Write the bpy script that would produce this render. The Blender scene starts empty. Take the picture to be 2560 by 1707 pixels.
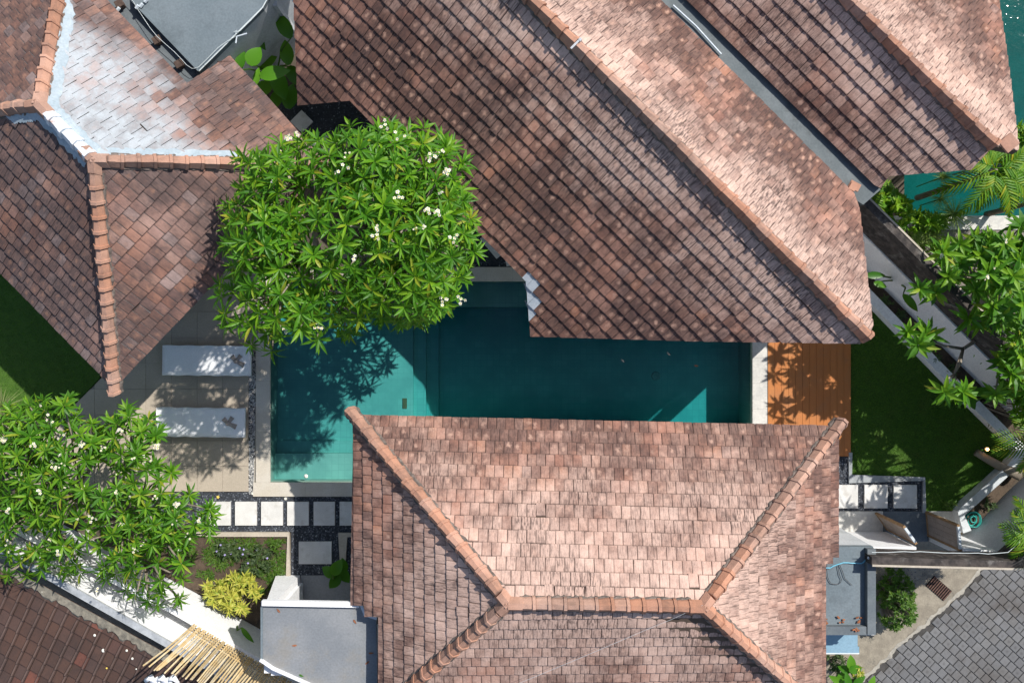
import bpy, bmesh, math, random
from mathutils import Vector, Matrix, noise
R = math.radians
rng = random.Random(7)
S = bpy.context.scene
COL = S.collection
# ------------------------------------------------------------------ camera
H = 19.1            # camera height above the garden, metres
F = 2100.0          # focal length in photo pixels (2560 wide)
cam_d = bpy.data.cameras.new('camera'); cam = bpy.data.objects.new('camera', cam_d); COL.objects.link(cam)
cam.location = (0, 0, H); cam_d.sensor_width = 36.0; cam_d.lens = 36.0 * F / 2560.0
cam_d.clip_end = 2000.0; S.camera = cam
# ------------------------------------------------------------------ sky, sun, exposure
SUN_AZ, SUN_EL = R(47), R(48)
w = bpy.data.worlds.new('World'); S.world = w; w.use_nodes = True
nt = w.node_tree; bg = nt.nodes['Background']
sk = nt.nodes.new('ShaderNodeTexSky'); sk.sky_type = 'NISHITA'; sk.sun_disc = False
sk.sun_elevation = SUN_EL; sk.sun_rotation = SUN_AZ
nt.links.new(sk.outputs[0], bg.inputs[0]); bg.inputs[1].default_value = 0.108
sd = bpy.data.lights.new('sun', 'SUN'); sd.energy = 4.5; sd.angle = R(0.55); sd.color = (1.0, 0.955, 0.89)
sun = bpy.data.objects.new('sun', sd); COL.objects.link(sun)
to_sun = Vector((math.sin(SUN_AZ) * math.cos(SUN_EL), math.cos(SUN_AZ) * math.cos(SUN_EL), math.sin(SUN_EL)))
sun.rotation_euler = to_sun.to_track_quat('Z', 'Y').to_euler(); sun.location = to_sun * 40
S.view_settings.view_transform = 'Standard'; S.view_settings.look = 'None'
S.view_settings.exposure = 0.28; S.view_settings.gamma = 1.0
S.render.engine = 'CYCLES'; S.cycles.max_bounces = 6; S.cycles.transparent_max_bounces = 8
S.cycles.use_denoising = True; S.cycles.caustics_reflective = False; S.cycles.caustics_refractive = False

# ------------------------------------------------------------------ helpers
def P(px, py, z=0.0):
    s = (H - z) / F
    return Vector(((px - 1280.0) * s, (853.5 - py) * s, z))
def PX(v):
    s = F / (H - v.z)
    return 1280.0 + v.x * s, 853.5 - v.y * s
def onplane(px, py, p0, n):
    d = Vector(((px - 1280.0) / F, (853.5 - py) / F, -1.0)); o = Vector((0, 0, H))
    return o + d * ((p0 - o).dot(n) / d.dot(n))
def tag(o, label=None, cat=None, group=None, kind=None):
    if label: o['label'] = label
    if cat: o['category'] = cat
    if group: o['group'] = group
    if kind: o['kind'] = kind
    return o
def thing(name, label, cat, loc, group=None):
    o = bpy.data.objects.new(name, None); COL.objects.link(o); o.location = loc; o.empty_display_size = 0.3
    return tag(o, label, cat, group)
def wloc(o):
    v = Vector((0, 0, 0))
    while o is not None:
        v = v + o.location; o = o.parent
    return v
class MB:
    """collects faces of one mesh (world coordinates)"""
    def __init__(s): s.v = []; s.f = []; s.uv = []; s.m = []
    def face(s, pts, uv=None, m=0):
        b = len(s.v); s.v.extend([tuple(p) for p in pts]); s.f.append(list(range(b, b + len(pts))))
        s.uv.append(uv or [(0.5, 0.5)] * len(pts)); s.m.append(m)
    def prism(s, poly, z0, z1, m=0, bottom=False):
        n = len(poly)
        a = sum(poly[i][0] * poly[(i + 1) % n][1] - poly[(i + 1) % n][0] * poly[i][1] for i in range(n))
        if a < 0: poly = poly[::-1]
        b = len(s.v)
        for p in poly: s.v.append((p[0], p[1], z0))
        for p in poly: s.v.append((p[0], p[1], z1))
        s.add([b + n + i for i in range(n)], m)
        for i in range(n): s.add([b + i, b + (i + 1) % n, b + n + (i + 1) % n, b + n + i], m)
        if bottom: s.add([b + i for i in range(n)][::-1], m)
    def add(s, idx, m=0, uv=None):
        s.f.append(idx); s.uv.append(uv or [(0.5, 0.5)] * len(idx)); s.m.append(m)
    def box(s, c, d, rz=0.0, m=0):
        c = Vector(c); hx, hy, hz = d[0] / 2, d[1] / 2, d[2] / 2
        ca, sa = math.cos(rz), math.sin(rz); b = len(s.v)
        for x, y, z in ((-1,-1,-1),(1,-1,-1),(1,1,-1),(-1,1,-1),(-1,-1,1),(1,-1,1),(1,1,1),(-1,1,1)):
            X, Y = x * hx, y * hy
            s.v.append((c.x + X * ca - Y * sa, c.y + X * sa + Y * ca, c.z + z * hz))
        for q in ((0,3,2,1),(4,5,6,7),(0,1,5,4),(1,2,6,5),(2,3,7,6),(3,0,4,7)): s.add([b + i for i in q], m)
    def tube(s, pts, radii, n=6, m=0, cap=True):
        pts = [Vector(p) for p in pts]; rings = []
        for i, p in enumerate(pts):
            d = (pts[min(i + 1, len(pts) - 1)] - pts[max(i - 1, 0)]).normalized()
            up = Vector((0, 0, 1)) if abs(d.z) < 0.95 else Vector((1, 0, 0))
            x = d.cross(up).normalized(); y = x.cross(d).normalized()
            r = radii[i] if isinstance(radii, (list, tuple)) else radii
            b = len(s.v)
            for k in range(n):
                a = 2 * math.pi * k / n; q = p + x * (math.cos(a) * r) + y * (math.sin(a) * r); s.v.append(tuple(q))
            rings.append(b)
        for i in range(len(rings) - 1):
            for k in range(n):
                s.add([rings[i] + k, rings[i] + (k + 1) % n, rings[i + 1] + (k + 1) % n, rings[i + 1] + k], m)
        if cap:
            s.add([rings[0] + k for k in range(n)][::-1], m); s.add([rings[-1] + k for k in range(n)], m)
    def mesh(s, name, mats, off=Vector((0, 0, 0)), smooth=False):
        me = bpy.data.meshes.new(name)
        me.from_pydata([(a - off.x, b - off.y, c - off.z) for a, b, c in s.v], [], s.f)
        ul = me.uv_layers.new(name='UVMap'); flat = [c for u in s.uv for p in u for c in p]
        if len(flat) == len(ul.data) * 2: ul.data.foreach_set('uv', flat)
        if not isinstance(mats, (list, tuple)): mats = [mats]
        for mt in mats: me.materials.append(mt)
        if len(mats) > 1: me.polygons.foreach_set('material_index', s.m)
        if smooth: me.polygons.foreach_set('use_smooth', [True] * len(me.polygons))
        me.update(); return me
    def build(s, name, mats, parent=None, smooth=False, bevel=0.0, loc=None):
        off = wloc(parent) if parent is not None else (Vector(loc) if loc is not None else Vector((0, 0, 0)))
        o = bpy.data.objects.new(name, s.mesh(name, mats, off, smooth)); COL.objects.link(o)
        if parent is not None: o.parent = parent
        else: o.location = off
        if bevel:
            md = o.modifiers.new('bevel', 'BEVEL'); md.width = bevel; md.segments = 2; md.limit_method = 'ANGLE'
        return o
def inst(name, me, parent, W):
    o = bpy.data.objects.new(name, me); COL.objects.link(o)
    if parent is not None:
        o.parent = parent; o.matrix_local = Matrix.Translation(-wloc(parent)) @ W
    else: o.matrix_world = W
    return o
def frame(o, x, y, z):
    return Matrix(((x.x, y.x, z.x, o.x), (x.y, y.y, z.y, o.y), (x.z, y.z, z.z, o.z), (0, 0, 0, 1)))
def pxpoly(pts, z): return [tuple(P(a, b, z)[:2]) for a, b in pts]
def inpoly(x, y, poly):
    c = False; n = len(poly); j = n - 1
    for i in range(n):
        xi, yi = poly[i][0], poly[i][1]; xj, yj = poly[j][0], poly[j][1]
        if (yi > y) != (yj > y) and x < (xj - xi) * (y - yi) / (yj - yi) + xi: c = not c
        j = i
    return c

Zh = Vector((0, 0, 1))
def leaf(m, o, d, up, L, W_, droop=.25, fold=.35, seg=4, shape=(0.25, 0.8, 1.0, .62, 0.02), mi=0):
    """a folded leaf with a midrib, from o along d"""
    s_ = d.cross(up).normalized(); up = s_.cross(d).normalized(); prev = None
    for k in range(seg + 1):
        t = k / seg; p = o + d * (L * t) + up * (-droop * L * t * t); w_ = W_ * .5 * shape[min(k, len(shape) - 1)]; lift = up * (fold * w_)
        q = len(m.v); m.v += [tuple(p - s_ * w_ + lift), tuple(p), tuple(p + s_ * w_ + lift)]
        if prev is not None: m.add([prev, prev + 1, q + 1, q], mi); m.add([prev + 1, prev + 2, q + 2, q + 1], mi)
        prev = q

# ------------------------------------------------------------------ materials
class NT:
    def __init__(s, name):
        s.mat = bpy.data.materials.new(name); s.mat.use_nodes = True; s.t = s.mat.node_tree
        s.b = s.t.nodes['Principled BSDF']; s.out = s.t.nodes['Material Output']
    def n(s, typ, **kw):
        x = s.t.nodes.new('ShaderNode' + typ)
        for k, v in kw.items():
            if k.startswith('i_'): x.inputs[k[2:].replace('_', ' ')].default_value = v
            else: setattr(x, k, v)
        return x
    def l(s, a, b): s.t.links.new(a, b)
    def math(s, op, a, b=None, clamp=False):
        x = s.t.nodes.new('ShaderNodeMath'); x.operation = op; x.use_clamp = clamp
        for i, v in enumerate((a, b)):
            if v is None: continue
            if hasattr(v, 'links'): s.l(v, x.inputs[i])
            else: x.inputs[i].default_value = v
        return x.outputs[0]
    def mix(s, f, a, b, blend='MIX'):
        x = s.t.nodes.new('ShaderNodeMix'); x.data_type = 'RGBA'; x.blend_type = blend
        for sock, v in ((x.inputs[0], f), (x.inputs[6], a), (x.inputs[7], b)):
            if hasattr(v, 'links'): s.l(v, sock)
            else: sock.default_value = v if isinstance(v, (int, float)) else (*v, 1.0)
        return x.outputs[2]
    def noise(s, vec, scale, detail=4.0, rough=0.55):
        x = s.n('TexNoise'); x.inputs['Scale'].default_value = scale; x.inputs['Detail'].default_value = detail
        x.inputs['Roughness'].default_value = rough
        if vec is not None: s.l(vec, x.inputs['Vector'])
        return x.outputs['Fac']
    def ss(s, v, lo, hi):
        x = s.n('MapRange'); x.interpolation_type = 'SMOOTHSTEP'; s.l(v, x.inputs[0])
        x.inputs[1].default_value = lo; x.inputs[2].default_value = hi; return x.outputs[0]
    def pos(s): return s.n('NewGeometry').outputs['Position']
    def rnd(s):
        g = s.n('NewGeometry'); o = s.n('ObjectInfo')
        return s.math('FRACT', s.math('ADD', s.math('MULTIPLY', g.outputs['Random Per Island'], 7.31), o.outputs['Random']))
    def ramp(s, f, stops):
        x = s.n('ValToRGB'); e = x.color_ramp.elements
        while len(e) < len(stops): e.new(0.5)
        for i, (p, c) in enumerate(stops): e[i].position = p; e[i].color = (*c, 1)
        s.l(f, x.inputs[0]); return x.outputs[0]
    def bump(s, h, strength=0.3, dist=0.01):
        x = s.n('Bump'); x.inputs['Strength'].default_value = strength; x.inputs['Distance'].default_value = dist
        s.l(h, x.inputs['Height']); s.l(x.outputs[0], s.b.inputs['Normal'])
    def done(s, col, rough=0.8, spec=0.3):
        if hasattr(col, 'links'): s.l(col, s.b.inputs['Base Color'])
        else: s.b.inputs['Base Color'].default_value = (*col, 1)
        if hasattr(rough, 'links'): s.l(rough, s.b.inputs['Roughness'])
        else: s.b.inputs['Roughness'].default_value = rough
        s.b.inputs['Specular IOR Level'].default_value = spec
        return s.mat
def surf(name, c1, c2, scale=2.0, fine=25.0, rough=0.85, bump=0.25, rvar=0.0, c3=None, s3=0.6, spec=0.25, lo=0.35, hi=0.68):
    t = NT(name); p = t.pos()
    c = t.mix(t.ss(t.noise(p, scale, 6.0, 0.62), lo, hi), c1, c2)
    if c3: c = t.mix(t.math('MULTIPLY', t.ss(t.noise(p, s3, 8.0, 0.7), 0.52, 0.68), 0.8), c, c3)
    f = t.noise(p, fine, 3.0)
    g = t.math('ADD', t.math('MULTIPLY', f, 0.5), 0.75)
    if rvar: g = t.math('MULTIPLY', g, t.math('ADD', t.math('MULTIPLY', t.rnd(), rvar), 1.0 - rvar / 2))
    cc = t.n('CombineColor'); [t.l(g, cc.inputs[i]) for i in range(3)]
    c = t.mix(1.0, c, cc.outputs[0], 'MULTIPLY')
    t.bump(f, bump, 0.012)
    return t.done(c, rough, spec)

def terracotta(name, ramp, dark, spotc, wlo=0.36, whi=0.66, spot=0.75, streak=1.0, pale=(0.52, 0.38, 0.32), palek=0.55, zb=None, rib=None, paint=None, zone=0.55):
    t = NT(name); p = t.pos(); r = t.rnd(); uv = t.n('UVMap').outputs[0]
    sx = t.n('SeparateXYZ'); t.l(uv, sx.inputs[0]); u, v = sx.outputs[0], sx.outputs[1]
    base = t.ramp(r, ramp)
    big = t.math('ADD', t.noise(p, 0.75, 9.0, 0.72), t.math('MULTIPLY', t.math('SUBTRACT', t.math('FRACT', t.math('MULTIPLY', r, 31.7)), 0.5), 0.07))
    bleach = t.ss(t.noise(p, 0.33, 3.0), 0.42, 0.66)
    if zb:   # rain and sun have washed the upper courses paler
        sz = t.n('SeparateXYZ'); t.l(p, sz.inputs[0]); hz = t.math('DIVIDE', t.math('SUBTRACT', sz.outputs[2], zb[0]), zb[1] - zb[0])
        bleach = t.math('ADD', hz, t.math('MULTIPLY', t.math('SUBTRACT', t.noise(p, 0.8, 8.0, 0.7), 0.5), 2.6))
        bleach = t.math('ADD', bleach, t.math('MULTIPLY', t.math('SUBTRACT', r, 0.5), 0.28)); bleach = t.ss(bleach, 0.0, 1.15)
    base = t.mix(t.math('MULTIPLY', bleach, palek), base, pale)
    if rib: base = t.mix(t.math('MULTIPLY', t.math('SUBTRACT', 1.0, t.ss(t.math('ABSOLUTE', t.math('SUBTRACT', u, .14)), .03, .09)), .8), base, rib)
    wz = t.ss(big, wlo, whi)
    if zb: wz = t.math('MULTIPLY', wz, t.math('SUBTRACT', 1.0, t.math('MULTIPLY', bleach, 0.62)))
    # broad grime zones, then runs down the slope of single tiles
    zn = t.math('MULTIPLY', t.math('MULTIPLY', wz, zone), t.math('ADD', 0.65, t.math('MULTIPLY', t.noise(p, 5.0, 4.0, 0.6), 0.7)), True)
    c = t.mix(zn, base, dark)
    cb = t.n('CombineXYZ'); t.l(t.math('ADD', t.math('MULTIPLY', u, 3.6), t.math('MULTIPLY', r, 61.0)), cb.inputs[0])
    t.l(t.math('ADD', t.math('MULTIPLY', v, 0.8), t.math('MULTIPLY', r, 17.0)), cb.inputs[1])
    st = t.ss(t.noise(cb.outputs[0], 1.9, 5.0, 0.6), 0.45, 0.60)
    k = t.math('MULTIPLY', t.math('MULTIPLY', st, t.math('ADD', t.math('MULTIPLY', t.ss(big, wlo + .06, whi + .16), 0.72), 0.12)), streak, True)
    c = t.mix(k, c, dark)
    fine = t.noise(p, 38.0, 5.0, 0.65)
    # the worn clear patch in the middle of each tile
    du = t.math('SUBTRACT', u, t.math('ADD', 0.5, t.math('MULTIPLY', t.math('SUBTRACT', r, 0.5), 0.35)))
    dv = t.math('MULTIPLY', t.math('SUBTRACT', v, t.math('ADD', .35, t.math('MULTIPLY', t.math('FRACT', t.math('MULTIPLY', r, 5.1)), .4))), 1.1)
    d = t.math('SQRT', t.math('ADD', t.math('MULTIPLY', du, du), t.math('MULTIPLY', dv, dv)))
    d = t.math('ADD', d, t.math('MULTIPLY', t.math('SUBTRACT', t.noise(p, 17.0, 4.0, 0.65), 0.5), 0.95))
    sp = t.math('SUBTRACT', 1.0, t.ss(d, 0.0, 0.33))
    rs = t.ss(t.math('FRACT', t.math('MULTIPLY', r, 13.7)), 0.25, 1.0)
    c = t.mix(t.math('MULTIPLY', t.math('MULTIPLY', sp, t.math('MULTIPLY', rs, spot)), t.math('ADD', t.math('MULTIPLY', wz, 0.75), 0.25)), c, spotc)
    # dirt lodged at the sides; the head-lap band is dirt plus painted course shadow
    e = t.ss(t.math('ABSOLUTE', t.math('SUBTRACT', u, 0.5)), 0.41, 0.5); c = t.mix(t.math('MULTIPLY', e, 0.5), c, dark)
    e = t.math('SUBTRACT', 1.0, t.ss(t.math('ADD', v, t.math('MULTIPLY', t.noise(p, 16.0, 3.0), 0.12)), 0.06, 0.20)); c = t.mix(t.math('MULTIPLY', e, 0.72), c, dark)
    if paint:   # brushed whitewash that thins out past a ragged line
        (ax, ay), (bx, by) = paint; L = math.hypot(bx - ax, by - ay); nx, ny = (by - ay) / L, -(bx - ax) / L
        vm = t.n('VectorMath'); vm.operation = 'DOT_PRODUCT'; t.l(p, vm.inputs[0]); vm.inputs[1].default_value = (nx, ny, 0)
        dist = t.math('SUBTRACT', vm.outputs['Value'], ax * nx + ay * ny)
        f = t.math('ADD', t.math('MULTIPLY', dist, 1.3), t.math('ADD', t.math('MULTIPLY', t.math('SUBTRACT', t.noise(p, 1.1, 4.0), 0.5), 2.2), t.math('MULTIPLY', t.math('SUBTRACT', r, 0.5), 0.4)))
        f = t.ss(f, -0.25, 0.9)
        g2 = t.n('NewGeometry'); v2 = t.n('VectorMath'); v2.operation = 'DOT_PRODUCT'; t.l(g2.outputs['True Normal'], v2.inputs[0]); v2.inputs[1].default_value = (.707, .707, 0)
        f = t.math('MULTIPLY', f, t.ss(v2.outputs['Value'], .30, .36))
        f = t.math('MULTIPLY', f, t.math('ADD', 0.50, t.math('MULTIPLY', t.ss(t.noise(p, 3.0, 5.0, 0.65), 0.35, 0.65), 0.42)))
        c = t.mix(f, c, (0.43, 0.47, 0.50))
    g = t.math('ADD', t.math('MULTIPLY', fine, 0.5), 0.75)
    cc = t.n('CombineColor'); [t.l(g, cc.inputs[i]) for i in range(3)]
    c = t.mix(1.0, c, cc.outputs[0], 'MULTIPLY')
    t.bump(fine, 0.45, 0.01)
    return t.done(c, 0.82, 0.3)

RAMP = [(0.0, (0.385, 0.185, 0.13)), (0.25, (0.42, 0.215, 0.152)), (0.5, (0.40, 0.212, 0.158)), (0.72, (0.43, 0.235, 0.175)), (0.93, (0.45, 0.205, 0.125)), (1.0, (0.41, 0.25, 0.205))]
PALE = (0.74, 0.525, 0.43); GRIME_AND_SHADE = (0.052, 0.034, 0.032)
M_TILE = terracotta('terracotta_roof_tile', RAMP, GRIME_AND_SHADE, (0.66, 0.40, 0.29), wlo=0.28, whi=0.54, spot=0.6, pale=PALE, palek=0.9, zb=(3.55, 4.65), zone=0.76)
M_TILE_C = terracotta('pale_terracotta_tile', RAMP, GRIME_AND_SHADE, (0.66, 0.42, 0.32), wlo=0.28, whi=0.56, spot=0.6, pale=PALE, palek=0.85, zb=(3.05, 4.25), zone=0.72)
M_TILE_D = terracotta('salmon_terracotta_tile', RAMP, GRIME_AND_SHADE, (0.66, 0.42, 0.32), wlo=0.32, whi=0.56, spot=0.6, pale=PALE, palek=0.85, zb=(2.6, 4.3), zone=0.74)
pa, pb_ = P(262, 40, 3.3), P(575, 392, 3.5)
M_TILE_A = terracotta('terracotta_brown_tile', [(0.0, (0.31, 0.145, 0.10)), (0.3, (0.38, 0.18, 0.115)), (0.55, (0.32, 0.175, 0.14)), (0.8, (0.41, 0.22, 0.155)), (1.0, (0.37, 0.275, 0.255))],
                      (0.060, 0.046, 0.046), (0.46, 0.24, 0.15), wlo=0.27, whi=0.58, spot=0.35, zone=0.76, pale=(0.46, 0.34, 0.31), palek=0.4, paint=((pa.x, pa.y), (pb_.x, pb_.y)))
M_TILE_DARK = terracotta('old_brown_tile', [(0.0, (0.085, 0.048, 0.037)), (0.5, (0.115, 0.062, 0.045)), (0.93, (0.10, 0.062, 0.052)), (0.955, (0.24, 0.085, 0.055)), (1.0, (0.14, 0.06, 0.045))],
                      (0.05, 0.037, 0.034), (0.10, 0.055, 0.04), spot=0.1, pale=(0.085, 0.055, 0.045), palek=0.3, rib=(0.17, 0.115, 0.095))
M_FLASH = surf('pale_flashing_tile', (0.42, 0.47, 0.52), (0.5, 0.54, 0.58), 6, rough=0.5)
M_CAP = terracotta('terracotta_ridge_tile', [(0.0, (0.46, 0.22, 0.135)), (0.4, (0.52, 0.26, 0.165)), (0.7, (0.48, 0.25, 0.17)), (1.0, (0.53, 0.31, 0.225))],
                   (0.11, 0.075, 0.062), (0.55, 0.31, 0.21), wlo=0.36, whi=0.62, spot=0.2, streak=0.8, pale=(0.62, 0.45, 0.37), palek=0.45, zone=0.42)
M_CAPW = surf('white_sealant', (0.74, 0.76, 0.78), (0.62, 0.68, 0.73), 5, rough=0.6, c3=(0.45, 0.23, 0.15), s3=3.0)
M_SEAL = surf('blue_white_sealant', (0.30, 0.37, 0.415), (0.38, 0.44, 0.48), 4, rough=0.6)
M_MORTAR = surf('dark_mortar', (0.10, 0.085, 0.075), (0.22, 0.18, 0.155), 9, bump=0.6)
M_DECKW = surf('roof_underlay', (0.09, 0.065, 0.05), (0.13, 0.09, 0.065), 3)
M_FASCIA = surf('fascia_board', (0.40, 0.35, 0.32), (0.30, 0.25, 0.22), 4, rough=0.7)
M_WHITE = surf('white_render', (0.85, 0.855, 0.86), (0.79, 0.795, 0.80), 1.5, rough=0.85, bump=0.15)
M_WALLW = surf('grey_white_render', (0.60, 0.63, 0.65), (0.52, 0.55, 0.57), 1.2, rough=0.85, bump=0.15, c3=(0.40, 0.43, 0.43), s3=0.9)
M_MOULD = surf('mouldy_render', (0.035, 0.031, 0.030), (0.085, 0.072, 0.065), 7, bump=0.5, c3=(0.2, 0.185, 0.17), s3=3.0)
M_CONC = surf('weathered_concrete', (0.195, 0.21, 0.225), (0.25, 0.26, 0.27), 1.2, bump=0.2, c3=(0.24, 0.23, 0.21), s3=0.8)
M_CONCB = surf('blue_grey_concrete', (0.145, 0.18, 0.20), (0.175, 0.21, 0.23), 0.8, bump=0.15, c3=(0.12, 0.145, 0.16), s3=0.9)
M_CONCD = surf('dark_concrete', (0.115, 0.135, 0.15), (0.16, 0.18, 0.19), 1.5, bump=0.2)
M_GUT = surf('gutter_cement', (0.125, 0.145, 0.15), (0.17, 0.19, 0.195), 1.2, bump=0.2, c3=(0.09, 0.10, 0.10), s3=1.4)
M_SOIL = surf('garden_soil', (0.062, 0.045, 0.033), (0.11, 0.08, 0.056), 5, fine=40, bump=0.8)
M_GROUND = surf('ground_earth', (0.075, 0.06, 0.045), (0.12, 0.10, 0.075), 2, fine=30, bump=0.7)
M_YARD = surf('pale_yard_paving', (0.42, 0.38, 0.31), (0.34, 0.31, 0.26), 3, c3=(0.16, 0.14, 0.12), s3=2.0)
M_APRON = surf('sandy_concrete', (0.235, 0.205, 0.16), (0.33, 0.29, 0.225), 4, fine=45, bump=0.6, c3=(0.13, 0.12, 0.10), s3=2.5)
M_EDGE = surf('spilled_mortar', (0.40, 0.37, 0.31), (0.30, 0.28, 0.24), 8, bump=0.5)
M_SLAB = surf('sandstone_paving', (0.46, 0.395, 0.315), (0.40, 0.345, 0.275), 1.2, fine=50, rough=0.8, bump=0.12, rvar=0.09)
M_JOINT = surf('paving_joint', (0.32, 0.29, 0.245), (0.35, 0.315, 0.27), 4)
M_COPE = surf('limestone_coping', (0.54, 0.49, 0.41), (0.60, 0.56, 0.49), 2.0, fine=50, rough=0.75, bump=0.12, rvar=0.06)
M_COPEW = surf('pale_marble_coping', (0.62, 0.60, 0.55), (0.50, 0.49, 0.46), 3.0, fine=20, rough=0.6, bump=0.12, rvar=0.06)
M_STONE = surf('white_stepping_stone', (0.68, 0.67, 0.645), (0.58, 0.57, 0.545), 2.5, fine=60, rough=0.8, bump=0.15, rvar=0.08, c3=(0.50, 0.48, 0.44), s3=3.5)
M_GRAVB = surf('gravel_bed', (0.03, 0.034, 0.042), (0.05, 0.055, 0.065), 15, fine=60, bump=0.8)
M_KERB = surf('sand_kerb', (0.50, 0.44, 0.36), (0.42, 0.37, 0.30), 3)
M_KERBG = surf('grey_kerb', (0.36, 0.38, 0.39), (0.28, 0.30, 0.31), 3, c3=(0.2, 0.2, 0.19), s3=2)
M_LOUN = surf('white_mattress', (0.86, 0.875, 0.89), (0.82, 0.84, 0.86), 3, fine=80, rough=0.9, bump=0.1)
M_TEAK = surf('teak_frame', (0.20, 0.11, 0.055), (0.26, 0.15, 0.08), 6)
M_TOWEL = surf('grey_brown_towel', (0.38, 0.32, 0.28), (0.46, 0.39, 0.345), 12, fine=160, rough=0.95, bump=0.6)
M_BAMBOO = surf('bamboo_cane', (0.60, 0.44, 0.22), (0.70, 0.58, 0.38), 4, fine=60, rough=0.5, rvar=0.5, c3=(0.62, 0.55, 0.42), s3=2)
M_ROPE = surf('lashing_cord', (0.50, 0.38, 0.20), (0.40, 0.28, 0.13), 20)
M_BARK = surf('pale_bark', (0.30, 0.255, 0.20), (0.20, 0.17, 0.135), 6, fine=40, bump=0.5)
M_RUST = surf('rusty_iron', (0.10, 0.055, 0.045), (0.16, 0.085, 0.06), 14, rough=0.7)
M_BLACKHOLE = surf('drain_pit', (0.012, 0.010, 0.010), (0.02, 0.017, 0.016), 5)
M_BOX = surf('pale_blue_metal', (0.20, 0.33, 0.42), (0.23, 0.36, 0.45), 1.0, rough=0.45, bump=0.05)
M_PLASTIC = surf('white_plastic', (0.66, 0.72, 0.76), (0.6, 0.66, 0.70), 4, rough=0.4, bump=0.05)
M_WIREW = surf('pale_cable', (0.62, 0.68, 0.68), (0.55, 0.6, 0.6), 4, rough=0.5)
M_WIREB = surf('blue_cable', (0.16, 0.48, 0.62), (0.14, 0.42, 0.56), 4, rough=0.45)
M_WIREK = surf('dark_cable', (0.07, 0.075, 0.08), (0.09, 0.09, 0.1), 4, rough=0.5)
M_STEEL = surf('steel_strap', (0.42, 0.44, 0.46), (0.5, 0.52, 0.53), 8, rough=0.4)
M_VENT = surf('brown_vent_cap', (0.075, 0.05, 0.04), (0.11, 0.075, 0.06), 12)
M_DOOR = surf('weathered_door_wood', (0.36, 0.30, 0.26), (0.30, 0.25, 0.215), 5, fine=30)
M_DOORE = surf('door_edge_wood', (0.28, 0.17, 0.085), (0.34, 0.22, 0.12), 8)
M_HOSE = surf('teal_hose_rubber', (0.03, 0.30, 0.26), (0.04, 0.36, 0.31), 6, rough=0.35, bump=0.05)
M_DEADLEAF = surf('dry_leaf', (0.33, 0.13, 0.06), (0.25, 0.10, 0.05), 8, rvar=0.5)

def wood_deck():
    t = NT('orange_timber'); p = t.pos(); mp = t.n('Mapping'); t.l(p, mp.inputs[0]); mp.inputs['Scale'].default_value = (30, 1.6, 1)
    g = t.noise(mp.outputs[0], 1.0, 5.0, 0.6); r = t.rnd()
    c = t.mix(g, (0.40, 0.135, 0.032), (0.56, 0.215, 0.055))
    c = t.mix(t.math('MULTIPLY', r, 0.45), c, (0.44, 0.135, 0.026))
    c = t.mix(t.math('MULTIPLY', t.ss(t.noise(p, 1.8, 6.0, 0.65), 0.45, 0.75), 0.5), c, (0.30, 0.15, 0.07))
    t.bump(g, 0.25, 0.006); return t.done(c, 0.55, 0.4)
M_DECK = wood_deck()

def pebbles(name, stops):
    t = NT(name); r = t.rnd(); c = t.ramp(r, stops); return t.done(c, 0.55, 0.4)
M_PEB = pebbles('black_pebble', [(0, (0.028, 0.032, 0.042)), (0.5, (0.06, 0.07, 0.09)), (0.85, (0.12, 0.135, 0.16)), (1, (0.27, 0.29, 0.31))])
M_PEBW = pebbles('mixed_pebble', [(0, (0.10, 0.105, 0.11)), (0.35, (0.26, 0.26, 0.25)), (0.7, (0.45, 0.44, 0.42)), (1, (0.66, 0.64, 0.60))])

def paver_mat():
    t = NT('grey_paver'); p = t.pos(); r = t.rnd(); uv = t.n('UVMap').outputs[0]
    sx = t.n('SeparateXYZ'); t.l(uv, sx.inputs[0])
    du = t.math('SUBTRACT', sx.outputs[0], 0.5); dv = t.math('SUBTRACT', sx.outputs[1], 0.5)
    d = t.math('SQRT', t.math('ADD', t.math('MULTIPLY', du, du), t.math('MULTIPLY', dv, dv)))
    d = t.math('ADD', d, t.math('MULTIPLY', t.math('SUBTRACT', t.noise(p, 14.0, 3.0), 0.5), 0.25))
    c = t.ramp(r, [(0, (0.14, 0.14, 0.142)), (0.4, (0.168, 0.168, 0.17)), (0.75, (0.155, 0.152, 0.148)), (1, (0.195, 0.195, 0.197))])
    c = t.mix(t.ss(t.noise(p, 0.8, 6.0, 0.6), 0.42, 0.66), c, (0.11, 0.10, 0.092))
    rs = t.ss(t.math('FRACT', t.math('MULTIPLY', r, 9.3)), 0.25, 1.0)
    c = t.mix(t.math('MULTIPLY', t.math('SUBTRACT', 1.0, t.ss(d, 0.05, 0.30)), t.math('MULTIPLY', rs, 0.55)), c, (0.075, 0.072, 0.07))
    f = t.noise(p, 60.0, 4.0); g = t.math('ADD', t.math('MULTIPLY', f, 0.6), 0.7)
    cc = t.n('CombineColor'); [t.l(g, cc.inputs[i]) for i in range(3)]
    c = t.mix(1.0, c, cc.outputs[0], 'MULTIPLY'); t.bump(f, 0.4, 0.008); return t.done(c, 0.85, 0.25)
M_PAVER = paver_mat()

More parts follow.
